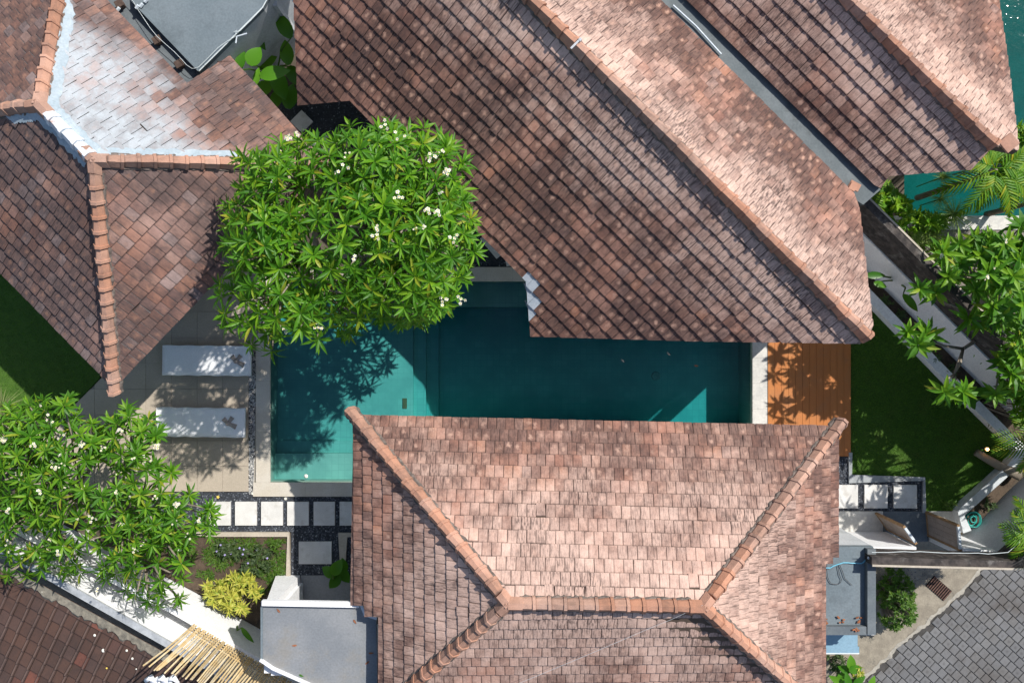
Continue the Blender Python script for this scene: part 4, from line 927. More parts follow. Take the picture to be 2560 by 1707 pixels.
# gate wall, doors and threshold
def gate():
    z, z2 = 1.45, 2.2; t = thing('gate_wall', 'white boundary wall with dark mouldy upper part and open gate at lower right', 'wall', P(2300, 1340, 0))
    m = MB(); m.prism(pxpoly([(2030, 1328), (2214, 1328), (2214, 1350), (2030, 1350)], 0), -.03, z); m.build('wall', M_WHITE, t)
    m = MB(); m.prism(pxpoly([(2322, 1330), (2402, 1338), (2402, 1360), (2322, 1352)], 0), -.03, z); m.build('wall', M_WHITE, t)
    m = MB(); m.prism(pxpoly([(2402.5, 1339), (2552, 1200), (2640, 1118), (2650, 1132), (2412, 1358)], 0), -.03, z); m.build('side_wall', M_WALLW, t)
    m = MB(); m.prism(pxpoly([(2076, 1329.5), (2400, 1339.5), (2552, 1201.5), (2640, 1119.5), (2648, 1131), (2410, 1356), (2395, 1356), (2076, 1348)], 0), z + .001, z2); m.build('upper_wall', M_MOULD, t)
    m = MB(); m.prism(pxpoly([(2076, 1346), (2395, 1354), (2410, 1354), (2648, 1129), (2650, 1133), (2411, 1358), (2394, 1358), (2076, 1350)], 0), z2 + .001, z2 + .03); m.build('coping_edge', M_KERB, t)
    z = z2
    m = MB(); m.prism(pxpoly([(2085, 1277), (2206, 1277), (2206, 1328), (2085, 1328)], 0), -.03, .03); tag(m.build('path', M_COPEW), kind='structure', label='light grey cement path inside the gate')
    m = MB(); m.prism(pxpoly([(2207, 1277), (2312, 1277), (2318, 1352), (2207, 1352)], 0), -.03, .034); tag(m.build('threshold_slab', M_CONCD), kind='structure', label='dark grey threshold slab between the gate doors')
    m = MB(); m.prism(pxpoly([(2313, 1277), (2392, 1277), (2392, 1330), (2318, 1330)], 0), -.03, .03); tag(m.build('path', M_COPEW), kind='structure', label='pale strip of paving beside the right gate door')
    for (a, b, lab) in (((2188, 1282), (2215, 1320), 'open left wooden gate door leaf, sunlit along its top edge'), ((2313, 1279), (2318, 1336), 'open right weathered wooden gate door leaf in shade')):
        A, B = P(*a, 0), P(*b, 0); d = B - A; c = (A + B) / 2; rz = math.atan2(d.y, d.x); g = thing('gate_door', lab, 'door', c, 'gate doors')
        n = 4; q = Vector((-math.sin(rz), math.cos(rz), 0))
        for k in range(n):
            p = A + d * ((k + .5) / n); m = MB(); m.box((p.x, p.y, .73), (d.length / n - .004, .035, 1.36), rz); m.build('door_board', M_DOOR, g)
        for p, nm in ((A, 'stile'), (B, 'stile')): m = MB(); m.box((p.x, p.y, .73), (.045, .055, 1.38), rz); m.build(nm, M_DOORE, g)
        for zz in (.09, 1.405): m = MB(); m.box((c.x, c.y, zz), (d.length - .05, .05, .06), rz); m.build('rail', M_DOORE if zz < 1 else M_PLASTIC, g)
        m = MB(); p = A + d * .22 + q * .04; m.box((p.x, p.y, .80), (.10, .04, .03), rz); m.build('latch', M_RUST, g)
    cable('wall_cable', M_WIREW, [P(a, b, z + .02) for a, b in ((2180, 1380), (2260, 1378), (2300, 1378), (2420, 1382), (2470, 1384), (2520, 1380), (2560, 1345))], .007, 'white cable running along the mouldy gate wall top')
    m = MB(); c = P(2427, 1297, .1); pts = []
    for k in range(90):
        a = k * .31; r = .115 + .06 * math.sin(k * .09) + rng.uniform(-.008, .008); pts.append(c + Vector((math.cos(a) * r, math.sin(a) * r * 1.05, .03 + k * .0011)))
    m.tube(pts, .014, 6); tag(m.build('garden_hose', M_HOSE, smooth=True), 'coiled teal garden hose in the small planter by the gate', 'hose')
gate()

# canopy, meter box, street
zc_ = 1.85
cn = flat_block('flat_canopy', 'blue-grey flat concrete canopy right of the lower pavilion', 'canopy', [(2000, 1366), (2183, 1366), (2183, 1581), (2000, 1581)], zc_, M_CONCB, M_WALLW)
rim(cn, [(2172, 1368), (2172, 1580)], zc_, .17, .14, M_CONCD); rim(cn, [(2160, 1571), (2010, 1571)], zc_, .17, .12, M_CONCD); rim(cn, [(2183, 1583), (2000, 1583)], zc_ - .03, .02, .06, M_WHITE, 'kerb_edge')
cable('roof_cable', M_WIREB, [P(a, b, zc_ + .03) for a, b in ((2040, 1420), (2075, 1419), (2095, 1410), (2120, 1406), (2142, 1407), (2160, 1404), (2172, 1392))], .013, 'blue cable crossing the small grey canopy')
cable('roof_cable', M_WIREK, [P(a, b, zc_ + .03) for a, b in ((2068, 1400), (2069, 1440), (2078, 1458), (2095, 1460), (2104, 1448), (2096, 1422), (2098, 1408), (2112, 1445), (2130, 1462))], .007, 'dark looping wire lying on the small grey canopy')
m = MB(); c = P(2190, 1398, zc_ + .2); m.box(c, (.16, .085, .06), R(-12)); m.box(c + Vector((-.13, .03, 0)), (.08, .05, .05), R(-12)); tag(m.build('floodlight', M_PLASTIC, bevel=.01), 'small white floodlight box at the corner of the grey canopy', 'light')
for (px, py) in ((2064, 1551), (2102, 1549), (2146, 1548), (2140, 1572)):
    m = MB()
    for k in range(5): p = P(px + rng.uniform(-9, 9), py + rng.uniform(-7, 7), zc_ + .02 + k * .006 + (.12 if py > 1560 else 0)); m.box(p, (rng.uniform(.03, .07), .03, .008), rng.uniform(0, 3))
    tag(m.build('leaf_litter', M_DEADLEAF), 'little heap of dry orange leaves on the grey canopy', 'leaves', 'dry leaves on the canopy')
def mbox():
    t = thing('meter_cabinet', 'pale blue metal cabinet below the grey canopy', 'cabinet', P(2080, 1606, 0))
    m = MB(); m.prism(pxpoly([(2000, 1590), (2140, 1590), (2140, 1626), (2000, 1626)], 1.1), -.03, 1.1); m.build('body', M_BOX, t)
    m = MB(); m.prism(pxpoly([(1998, 1582), (2144, 1582), (2144, 1616), (2148, 1616), (2148, 1631), (1998, 1631)], 1.14), 1.1, 1.14); m.build('lid', M_BOX, t)
    m = MB(); m.prism(pxpoly([(1998, 1631), (2148, 1631), (2148, 1634), (1998, 1634)], 1.14), 1.08, 1.143); m.build('lip', M_PLASTIC, t)
mbox()
m = MB(); m.prism(pxpoly([(2238, 1390), (2248, 1390), (2248, 1401), (2263, 1401), (2263, 1393), (2288, 1393), (2288, 1411), (2238, 1411)], .25), -.02, .25); tag(m.build('plinth_block', M_PLASTIC, bevel=.006), 'small white notched concrete block outside the gate wall', 'block')
EDGE = [(2600, 1280), (2536, 1380), (2492, 1392), (2470, 1410), (2452, 1424), (2430, 1452), (2402, 1484), (2378, 1505), (2350, 1530), (2330, 1545), (2318, 1562), (2290, 1580), (2264, 1602), (2246, 1612), (2226, 1642), (2200, 1660), (2186, 1676), (2150, 1708), (2090, 1770)]
m = MB(); m.prism(pxpoly([(2040, 1352), (2540, 1352)] + EDGE[1:] + [(2040, 1770)], 0), -.03, .012); tag(m.build('concrete_apron', M_APRON), kind='structure', label='sandy stained concrete strip between villa and street')
def street():
    b = MB(); b.prism(pxpoly([(2060, 1800), (2560, 1240), (2900, 1240), (2900, 1800)], 0), -.032, -.028 + .012); st = tag(b.build('street', surf('joint_sand', (0.055, 0.052, 0.048), (0.08, 0.075, 0.07), 6)), kind='structure', label='grey block-paved street at the lower right corner')
    sz = .196; d1 = Vector((.735, -.678, 0)); d2 = Vector((.678, .735, 0)); o = P(2380, 1560, 0)
    pm = MB(); h = sz / 2 - .006; e = .010
    for (k, z) in ((h, -.02), (h, -.002), (h - e, .006)):
        for (x, y) in ((-1, -1), (1, -1), (1, 1), (-1, 1)): pm.v.append((x * k * .985, y * k, z))
    for r in range(2):
        for i in range(4): pm.add([r * 4 + i, r * 4 + (i + 1) % 4, r * 4 + 4 + (i + 1) % 4, r * 4 + 4 + i], 0, [(0, 0), (1, 0), (1, 1), (0, 1)])
    pm.add([8, 9, 10, 11], 0, [(.06, .06), (.94, .06), (.94, .94), (.06, .94)]); me = pm.mesh('paver', M_PAVER)
    reg = EDGE + [(2560, 1800), (2900, 1800), (2900, 1280)]; cells = []
    for i in range(-30, 30):
        for j in range(-30, 30):
            c = o + d1 * (i * sz + (.04 * ((j * 7) % 5))) + d2 * (j * sz); px, py = PX(c)
            if px > 2600 or py > 1745 or not inpoly(px - 6, py - 6, reg): continue
            cells.append((px, py, c))
    cells.sort(key=lambda t: (t[0] - 2400) ** 2 + (t[1] - 1600) ** 2); ex = MB()
    for k, (px, py, c) in enumerate(cells):
        W = frame(c + Zh * rng.uniform(-.003, .003), d1, d2, Zh) @ Matrix.Rotation(rng.gauss(0, .012), 4, 'Z') @ Matrix.Rotation(rng.gauss(0, .008), 4, 'X')
        if k < 300: inst('paver', me, st, W)
        else:
            q = len(ex.v); ex.v += [tuple(W @ Vector(v)) for v in pm.v]
            for f, uv in zip(pm.f, pm.uv): ex.add([q + t for t in f], 0, uv)
    if ex.f: x = ex.build('pavers', M_PAVER, st); x['kind'] = 'stuff'
    # crumbled mortar edge
    b = MB(); L = []; Rr = []
    pts = [Vector(p) for p in EDGE[2:]]
    for i in range(len(pts) - 1):
        for k in range(8):
            p = pts[i].lerp(pts[i + 1], k / 8); n_ = Vector((-.7, -.7)); L.append(p + n_ * (6 + 12 * max(0, noise.noise(Vector((p.x * .05, p.y * .05, 0)))))); Rr.append(p - n_ * (1 + 6 * noise.noise(Vector((p.x * .11, p.y * .11, 3)))))
    for i in range(len(L) - 1):
        a, b_, c, d = (P(*v, 0) for v in (L[i], L[i + 1], Rr[i + 1], Rr[i])); z = .016
        b.face([(a.x, a.y, z), (b_.x, b_.y, z), (c.x, c.y, z - .002), (d.x, d.y, z - .002)])
    b.build('mortar_edge', M_EDGE, st)
street()
def drain():
    c = P(2347, 1470, .02); t = thing('drain_grate', 'rusty iron drain grate beside the street paving', 'drain', c); rz = R(-41)
    m = MB(); m.box((c.x, c.y, .0155), (.54, .30, .006), rz); m.build('pit', M_BLACKHOLE, t)
    for k in range(10):
        o = Vector((math.cos(rz), math.sin(rz), 0)) * (-.24 + k * .0535); m = MB(); m.box((c.x + o.x, c.y + o.y, .03), (.022, .28, .022), rz); m.build('bar', M_RUST, t)
drain()
cable('service_cable', M_STEEL, [P(1757, 1512, 4.85), P(1600, 1580, 4.7), P(1310, 1702, 4.6), P(1200, 1750, 4.6)], .003, 'thin overhead service wire crossing the lower roof')
# neighbour garden paving
m = MB(); m.prism(pxpoly([(2180, 540), (2720, 540), (2720, 575), (2215, 575)], 0), -.03, .04); tag(m.build('pool_coping', M_COPEW), kind='structure', label='pale coping along the neighbouring pool')
m = MB(); m.prism(pxpoly([(2215, 577), (2720, 577), (2720, 612), (2255, 612)], 0), -.03, .02); tag(m.build('path', surf('brown_grey_paving', (.20, .18, .155), (.26, .235, .20), 3)), kind='structure', label='brown grey paving beside the neighbouring pool')
m = MB(); m.prism(pxpoly([(2255, 613), (2720, 613), (2720, 1000), (2640, 1000)], 0), -.03, .0); tag(m.build('yard', surf('yard_earth', (.13, .115, .10), (.25, .225, .19), 2.2, c3=(.34, .31, .26), s3=1.3)), kind='structure', label='patchy earth yard of the neighbouring garden')

# ------------------------------------------------------------------ loungers
def lounger(pts, label):
    z = .36; q = [P(*p, z) for p in pts]; c = sum(q, Vector((0, 0, 0))) / 4; t = thing('sun_lounger', label, 'sun lounger', (c.x, c.y, 0), 'sun loungers on the terrace')
    u = ((q[1] - q[0]) + (q[2] - q[3])).normalized(); u.z = 0; rz = math.atan2(u.y, u.x); L = (q[1] - q[0]).length; Wd = (q[0] - q[3]).length; v = Vector((-u.y, u.x, 0))
    m = MB(); nx, ny = 22, 8
    rr = random.Random(int(c.y * 100))
    for layer in (0, 1):
        for i in range(nx + 1):
            for j in range(ny + 1):
                a, b = i / nx - .5, j / ny - .5; ed = max(abs(a) * 2, abs(b) * 2); edge = .006 * math.sin(i * 1.3 + c.y) if j in (0, ny) else 0
                zz = .255 if layer == 0 else z - .02 * max(0, (ed - .86) / .14) ** 2 + .004 * noise.noise(Vector((a * 6, b * 3, c.y))) - (.022 if i in (7, 14) else 0)
                p = Vector((c.x, c.y, 0)) + u * (a * L) + v * (b * Wd + edge) + Zh * zz; m.v.append(tuple(p))
    o = (nx + 1) * (ny + 1); I = lambda l, i, j: l * o + i * (ny + 1) + j
    for i in range(nx):
        for j in range(ny): m.add([I(1, i, j), I(1, i + 1, j), I(1, i + 1, j + 1), I(1, i, j + 1)]); m.add([I(0, i, j), I(0, i, j + 1), I(0, i + 1, j + 1), I(0, i + 1, j)])
    for i in range(nx):
        for j in (0, ny): m.add([I(0, i, j), I(0, i + 1, j), I(1, i + 1, j), I(1, i, j)])
    for j in range(ny):
        for i in (0, nx): m.add([I(0, i, j), I(0, i, j + 1), I(1, i, j + 1), I(1, i, j)])
    m.build('mattress', M_LOUN, t, smooth=True)
    m = MB(); m.box((c.x, c.y, .225), (L - .04, Wd - .03, .055), rz); m.build('frame', M_TEAK, t, bevel=.008)
    for sx in (-1, 1):
        for sy in (-1, 1): p = Vector((c.x, c.y, 0)) + u * (sx * (L / 2 - .14)) + v * (sy * (Wd / 2 - .07)); m = MB(); m.box((p.x, p.y, .1135), (.07, .06, .167), rz); m.build('leg', M_TEAK, t)
    return z
def towel(px, py, rot, label):
    c = P(px, py, .37); m = MB()
    for (a, l, w0, w1, up) in ((rot, .20, .035, .06, .035), (rot + R(158), .15, .035, .055, .03), (rot + R(78), .17, .03, .05, .03)):
        d = Vector((math.cos(a), math.sin(a), 0)); s_ = Vector((-d.y, d.x, 0)); prev = None
        for k in range(6):
            t_ = k / 5; wd = w0 + (w1 - w0) * t_; zc = up * (1 - .45 * t_) + .012 * math.sin(k * 2.1); row = [c + d * (l * t_) + s_ * (wd * s1) + Zh * zz for s1, zz in ((-1, 0), (-.75, zc), (-.1, zc * 1.25), (.5, zc * .8), (.8, zc), (1, 0))]
            q = len(m.v); m.v += [tuple(p) for p in row]
            if prev is not None:
                for i in range(5): m.add([prev + i, q + i, q + i + 1, prev + i + 1])
            prev = q
        m.add([prev + i for i in range(6)])
    m.tube([c + Zh * .0, c + Zh * .045, c + Zh * .058], [.055, .05, .02], 8)
    tag(m.build('folded_towel', M_TOWEL, smooth=True), label, 'towel', 'folded towels on the loungers')
lounger([(406, 863), (627, 867), (624, 938), (404, 938)], 'upper white sun lounger on the terrace, nearest the big frangipani')
lounger([(391, 1018), (613, 1021), (608, 1094), (388, 1091)], 'lower white sun lounger on the terrace')
towel(590, 903, R(-28), 'grey brown knotted towel on the upper lounger'); towel(570, 1058, R(-24), 'grey brown knotted towel on the lower lounger')
m = MB(); c = P(765, 1190, -.1); m.tube([c, c + Zh * .03], [.05, .02], 8); tag(m.build('floating_blossom', M_PETAL), 'white blossom floating in the shallow corner of the pool', 'blossom')
m = MB(); c = P(1012, 1008, -.71); m.box(c, (.10, .24, .02)); tag(m.build('pool_drain_cover', M_TEAK), 'small brown drain cover on the pool floor by the steps', 'drain')
m = MB(); c = P(1640, 940, -1.13); m.tube([c, c + Zh * .02], [.11, .10], 14); tag(m.build('pool_light', M_KERB), 'round pale pool light on the deep pool floor', 'pool light')

for (px, py, lab) in ((1560, 905, 'small pale leaf floating near the middle of the pool'), (1675, 888, 'tiny pale leaf floating by the upper pool edge'), (1745, 915, 'dark leaf floating near the right end of the pool')):
    m = MB(); a = rng.uniform(0, 6); leaf(m, P(px, py, -.112), Vector((math.cos(a), math.sin(a), 0)), Zh, .10, .04, .02, .15, 3, (.4, 1, .7, .05)); tag(m.build('floating_leaf', M_KERB if 'pale' in lab else M_DEADLEAF), lab, 'leaf', 'leaves floating on the pool')
# ------------------------------------------------------------------ plants
def rosette_mesh(name, mat, L, W_, n, seed, droop=.3):
    r = random.Random(seed); m = MB()
    for i in range(n):
        a = i * 2.39996 + r.uniform(-.25, .25); t = i / n; el = R(62 - 72 * t ** .8 + r.uniform(-10, 10)); d = Vector((math.cos(a) * math.cos(el), math.sin(a) * math.cos(el), math.sin(el)))
        leaf(m, Vector((0, 0, .04 * (1 - t))) + d * .015, d, Zh if abs(d.z) < .9 else Vector((-math.cos(a), -math.sin(a), .2)), L * r.uniform(.72, 1.12), W_ * r.uniform(.8, 1.15), droop * r.uniform(.4, 1.5), r.uniform(.2, .5))
    return m.mesh(name, mat)
def flower_mesh(seed):
    r = random.Random(seed); m = MB()
    for k in range(r.randint(3, 8)):
        c = Vector((r.uniform(-.09, .09), r.uniform(-.09, .09), r.uniform(.02, .09))); ax = Vector((r.uniform(-.5, .5), r.uniform(-.5, .5), 1)).normalized(); x = ax.cross(Vector((1, .3, 0))).normalized(); y = ax.cross(x)
        for i in range(5):
            a = i * 1.2566; d = x * math.cos(a) + y * math.sin(a); s_ = ax.cross(d); p = [c + d * .006, c + d * .026 + s_ * .018, c + d * .042 + ax * .006, c + d * .026 - s_ * .012]
            m.face(p, None, 0)
            m.face([c + ax * .003 - d * .002, c + d * .013 + s_ * .007 + ax * .004, c + d * .018 + ax * .004, c + d * .013 - s_ * .007 + ax * .004], None, 1)
    return m.mesh('flower_cluster', [M_PETAL, M_PETALC])
ROS = [rosette_mesh('leaf_rosette', M_LEAF, .255, .052, 13 + i % 5, 100 + i) for i in range(7)]
ROS2 = [rosette_mesh('leaf_rosette', M_LEAF2, .245, .053, 12 + i % 5, 200 + i) for i in range(7)]
ROS3 = [rosette_mesh('leaf_rosette', M_LEAF2, .33, .092, 14 + i % 4, 300 + i, .35) for i in range(6)]
FLO = [flower_mesh(400 + i) for i in range(6)]
def orient(p, tilt, az, spin, sc): return Matrix.Translation(p) @ Matrix.Rotation(az, 4, 'Z') @ Matrix.Rotation(tilt, 4, 'Y') @ Matrix.Rotation(spin, 4, 'Z') @ Matrix.Scale(sc, 4)
def tree(name, label, base, pts, ros, nfl, flo_pts=None, forks=(5, 4), rtrunk=.11, zt=1.3, seed=0, inner=None, filler_mat=M_LEAF, lim=300):
    r = random.Random(seed); t = thing(name, label, 'tree', base); c = sum((p for p, _, _ in pts), Vector((0, 0, 0))) / len(pts); top = Vector((base.x * .6 + c.x * .4, base.y * .6 + c.y * .4, zt))
    tr = MB(); tr.tube([base - Zh * .05, base.lerp(top, .5) + Vector((.06, -.04, 0)), top], [rtrunk * 1.25, rtrunk, rtrunk * .85], 9); tr.build('trunk', M_BARK, t, smooth=True)
    # branching: cluster the tips twice
    tips = [p for p, _, _ in pts]
    def kmeans(P_, k):
        cs = r.sample(P_, min(k, len(P_)))
        for _ in range(6):
            g = [[] for _ in cs]
            for p in P_: g[min(range(len(cs)), key=lambda i: (cs[i] - p).length_squared)].append(p)
            cs = [sum(q, Vector((0, 0, 0))) / len(q) if q else cs[i] for i, q in enumerate(g)]
        return [(a, b) for a, b in zip(cs, g) if b]
    for (c1, g1) in kmeans(tips, forks[0]):
        m = MB(); n1 = top.lerp(c1, .5) + Zh * -.15
        m.tube([top - Zh * .05, top.lerp(n1, .5) + Vector((r.uniform(-.1, .1), r.uniform(-.1, .1), .05)), n1], [rtrunk * .7, rtrunk * .55, rtrunk * .45], 7)
        for (c2, g2) in kmeans(g1, max(2, min(forks[1], len(g1) // 2 or 1))):
            n2 = n1.lerp(c2, .62) + Zh * -.12
            m.tube([n1, n1.lerp(n2, .5) + Vector((r.uniform(-.08, .08), r.uniform(-.08, .08), .0)), n2], [rtrunk * .42, rtrunk * .33, rtrunk * .28], 6)
            for p in g2: m.tube([n2, n2.lerp(p, .5) + Vector((r.uniform(-.06, .06), r.uniform(-.06, .06), -.03)), p], [.026, .019, .015], 5)
        m.build('branch', M_BARK, t, smooth=True)
    order = sorted(range(len(pts)), key=lambda i: -pts[i][0].z); fill = MB()
    for k, i in enumerate(order):
        p, tilt, az = pts[i]; W = orient(p, tilt, az, r.uniform(0, 6.28), r.uniform(.85, 1.18)); me = ros[r.randrange(len(ros))]
        if k < lim: inst('leaf_rosette', me, t, W)
        else:
            q = len(fill.v); fill.v += [tuple(W @ v.co) for v in me.vertices]
            for f in me.polygons: fill.add([q + x for x in f.vertices])
    if fill.f: o = fill.build('foliage', filler_mat, t); o['kind'] = 'stuff'
    hi = order[:int(len(order) * .6)]
    for k in range(nfl):
        p, tilt, az = pts[hi[r.randrange(len(hi))]]; inst('flower_cluster', FLO[r.randrange(len(FLO))], t, orient(p + Vector((r.uniform(-.1, .1), r.uniform(-.1, .1), r.uniform(.06, .16))), tilt * .6, az, r.uniform(0, 6), r.uniform(.4, .75)))
    for (px, py, z) in flo_pts or []: inst('flower_cluster', FLO[r.randrange(len(FLO))], t, orient(P(px, py, z), 0, 0, r.uniform(0, 6), .75))
    return t
def crown_pts(ells, n, zb_, zh, depth, seed, md=.24, skip=None):
    r = random.Random(seed); out = []; tries = 0
    while len(out) < n and tries < n * 60:
        tries += 1; cx, cy, rx, ry = r.choices(ells, [e[2] * e[3] for e in ells])[0]; a = r.uniform(0, 6.28); q = math.sqrt(r.random()); x, y = cx + rx * q * math.cos(a), cy + ry * q * math.sin(a)
        t = min(math.hypot((x - e[0]) / e[2], (y - e[1]) / e[3]) for e in ells)
        t0 = math.hypot((x - ells[0][0]) / ells[0][2], (y - ells[0][1]) / ells[0][3])
        z = zb_ + zh * math.sqrt(max(0, 1 - min(t, 1) ** 2)) * (1 - .25 * min(t0, 1)) - depth * r.random() ** 1.6
        if skip and skip(x, y): continue
        p = P(x, y, z)
        if any((p - o[0]).length < md for o in out): continue
        c = P(cx, cy, z); d = p - c; out.append((p, R(8) + R(48) * min(t, 1.0) * r.uniform(.5, 1.1), math.atan2(d.y, d.x)))
    return out
# big frangipani over the pool corner
EL1 = [(870, 570, 290, 235), (700, 745, 165, 130), (1060, 600, 125, 190), (930, 400, 200, 95), (1010, 720, 130, 80), (640, 590, 85, 130), (680, 440, 90, 90), (1120, 480, 50, 120)]
tree('frangipani_tree', 'large rounded frangipani tree with dense green crown over the pool corner', P(800, 690, 0), crown_pts(EL1, 340, 4.35, 1.45, 1.0, 1, md=.23) + crown_pts([(1000, 690, 165, 120), (880, 760, 200, 75), (1090, 600, 80, 150)], 75, 2.1, .7, .5, 4, md=.26), ROS, 22, 
     [(960, 312, 5.70), (1000, 338, 5.70), (1080, 398, 5.60), (1120, 430, 5.50), (1065, 525, 5.90), (1090, 530, 5.80), (1135, 593, 5.50), (885, 648, 6.00), (1110, 755, 5.00), (1150, 750, 5.00), (720, 345, 5.10), (745, 340, 5.10), (860, 425, 5.90), (940, 585, 6.00), (1000, 490, 6.00), (800, 815, 4.80)], seed=1, zt=2.9)
# left frangipani
EL2 = [(250, 1240, 260, 180), (110, 1170, 170, 170), (330, 1120, 80, 95), (430, 1290, 115, 80), (40, 1330, 130, 110), (400, 1420, 110, 90), (250, 1360, 170, 90), (150, 1020, 60, 40), (20, 1150, 110, 130)]
sk2 = lambda x, y: math.hypot(x - 248, (y - 1190)) < 42 or math.hypot(x - 225, (y - 1385) * 1.4) < 40 or (x > 330 and y < 1225 and x > 430) or math.hypot(x - 100, y - 1345) < 30 or (x > 500 and y > 1460)
tree('frangipani_tree', 'spreading frangipani tree full of white blossom at the lower left', P(215, 1262, 0), crown_pts(EL2, 300, 2.2, 1.1, 1.1, 2, md=.25, skip=sk2), ROS2, 60,
     [(150, 1085, 3.2), (128, 1045, 3.1), (90, 1110, 3.1), (205, 1110, 3.2), (300, 1080, 3.1), (395, 1115, 3.0), (370, 1145, 3.0), (95, 1230, 3.3), (22, 1280, 3.1), (505, 1300, 2.9), (445, 1260, 3.0), (150, 1385, 3.0), (230, 1295, 3.2), (245, 1475, 2.6)], seed=2, zt=1.2, filler_mat=M_LEAF2)
# right frangipani: single rosettes on bare branches
PR = [(2353, 633, 3.2), (2399, 611, 3.1), (2299, 722, 2.9), (2338, 733, 2.7), (2371, 690, 3.0), (2467, 683, 3.5), (2435, 726, 3.2), (2510, 611, 3.4), (2510, 711, 3.5), (2478, 768, 3.3), (2417, 794, 2.8), (2506, 786, 3.2), (2267, 829, 2.6), (2313, 836, 2.5), (2296, 861, 2.7), (2524, 936, 3.0), (2360, 976, 2.7), (2406, 980, 2.6), (2545, 843, 3.2), (2488, 985, 2.5),
      (2548, 650, 3.5), (2550, 570, 3.3), (2556, 760, 3.5), (2552, 890, 3.1), (2452, 640, 3.2), (2490, 650, 3.4), (2530, 690, 3.6), (2400, 660, 3.0), (2455, 700, 3.1), (2600, 640, 3.4), (2600, 720, 3.6), (2600, 800, 3.5), (2590, 920, 3.1), (2470, 610, 3.0), (2535, 810, 2.9), (2380, 990, 2.4), (2580, 590, 3.3)] + [(rng.uniform(2420, 2575), rng.uniform(585, 830), rng.uniform(2.0, 3.2)) for _ in range(26)] + [(rng.uniform(2500, 2575), rng.uniform(830, 990), rng.uniform(1.8, 2.8)) for _ in range(9)]
tree('frangipani_tree', 'open-branched frangipani with large leaf rosettes behind the right boundary wall', P(2490, 880, 0), [(P(x, y, z), R(rng.uniform(5, 30)), rng.uniform(0, 6.28)) for x, y, z in PR], ROS3, 5, seed=3, forks=(4, 4), rtrunk=.08, zt=1.2)
# trees whose crowns reach the right edge of the picture from outside
tree('garden_tree', 'leafy tree reaching in from the right edge above the planter corner', P(2760, 1040, 0), crown_pts([(2735, 1040, 150, 150), (2700, 1170, 110, 100)], 38, 3.0, 1.2, 1.2, 8), ROS3, 0, seed=8, forks=(4, 4), zt=1.6)
def broadleaf(name, label, cat, base, leaves, mat=M_LEAFD):
    """plant of single large leaves: (px,py,z, angle of the tip in the picture, length, width)"""
    t = thing(name, label, cat, base); st = MB()
    for (px, py, z, ang, L, W_) in leaves:
        p = P(px, py, z); d = Vector((math.cos(R(ang)), math.sin(R(ang)), .12)).normalized(); m = MB(); leaf(m, p - d * (L / 2), d, Zh, L, W_, .18, .22, 7, (.3, .75, .97, 1.0, .93, .75, .45, .03)); m.build('leaf', mat, t, smooth=True)
        q = p - d * (L / 2); st.tube([base + Vector((rng.uniform(-.08, .08), rng.uniform(-.08, .08), 0)), base.lerp(q, .6) + Zh * .25, q], [.025, .018, .01], 5)
    st.build('stalk', M_SHRUB, t); return t
broadleaf('banana_plant', 'broad-leaved green plant in the gap between the roofs', 'plant', P(690, 190, 0),
  [(640, 92, 1.5, -55, .62, .26), (708, 62, 1.7, 120, .62, .30), (636, 140, 2.25, 60, .42, .34), (601, 152, 1.9, 70, .42, .22), (642, 190, 1.9, 80, .36, .15), (686, 182, 1.95, 12, .62, .30), (716, 130, 1.2, 100, .55, .30), (700, 215, 1.3, -70, .60, .36), (725, 240, 1.1, 80, .55, .34), (655, 225, .9, -140, .5, .32), (600, 115, 1.0, 170, .5, .3), (665, 155, .8, 30, .5, .3), (735, 190, .9, -60, .5, .3), (690, 250, .7, -120, .45, .28)])
broadleaf('philodendron', 'dark broad-leaved plant under the eave beside the gravel', 'plant', P(850, 1440, 0), [(822, 1428, .8, 150, .34, .26), (842, 1418, .9, 60, .38, .26), (836, 1455, .75, -130, .36, .24), (862, 1440, .7, -60, .34, .24), (858, 1412, .6, 100, .3, .22)])
broadleaf('leafy_shoot', 'single long leaf leaning beside the porch wall', 'plant', P(600, 1560, 0), [(618, 1588, .9, -52, .42, .12)])
broadleaf('leafy_shoot', 'shaded pointed leaves over the boundary wall beside the big roof', 'plant', P(2240, 700, .1), [(2190, 688, 2.0, 0, .40, .15), (2202, 712, 1.9, -20, .28, .14), (2278, 757, 2.1, -48, .46, .17)])
broadleaf('leafy_shoot', 'broad leaves below the right frangipani near the lawn planter', 'plant', P(2440, 1010, .1), [(2428, 1002, 1.5, -60, .42, .2), (2470, 985, 1.6, -20, .5, .24), (2535, 960, 1.7, -90, .45, .2)])
def frond(m, base, az, L, rise, droop, n=16, ll=.30, lw=.03):
    d = Vector((math.cos(az), math.sin(az), 0)); pts = [base + d * (L * t) + Zh * (rise * t - droop * t * t) for t in [k / 8 for k in range(9)]]; m.tube(pts, [.014 - .0013 * k for k in range(9)], 4)
    s_ = Vector((-d.y, d.x, 0))
    for k in range(n):
        t = .16 + .84 * k / (n - 1); i = min(7, int(t * 8)); p = pts[i].lerp(pts[i + 1], t * 8 - i); tg = (pts[i + 1] - pts[i]).normalized(); lk = ll * (.55 + .9 * t * (1 - t) * 1.9) * (1.0 - .45 * max(0, t - .7) / .3)
        for sg in (-1, 1):
            v = (s_ * sg * (1 - .45 * t) + tg * (.55 + .5 * t) + Zh * .22).normalized(); leaf(m, p, v, Zh, lk, lw, .28, .3, 3, (.5, 1.0, .75, .04))
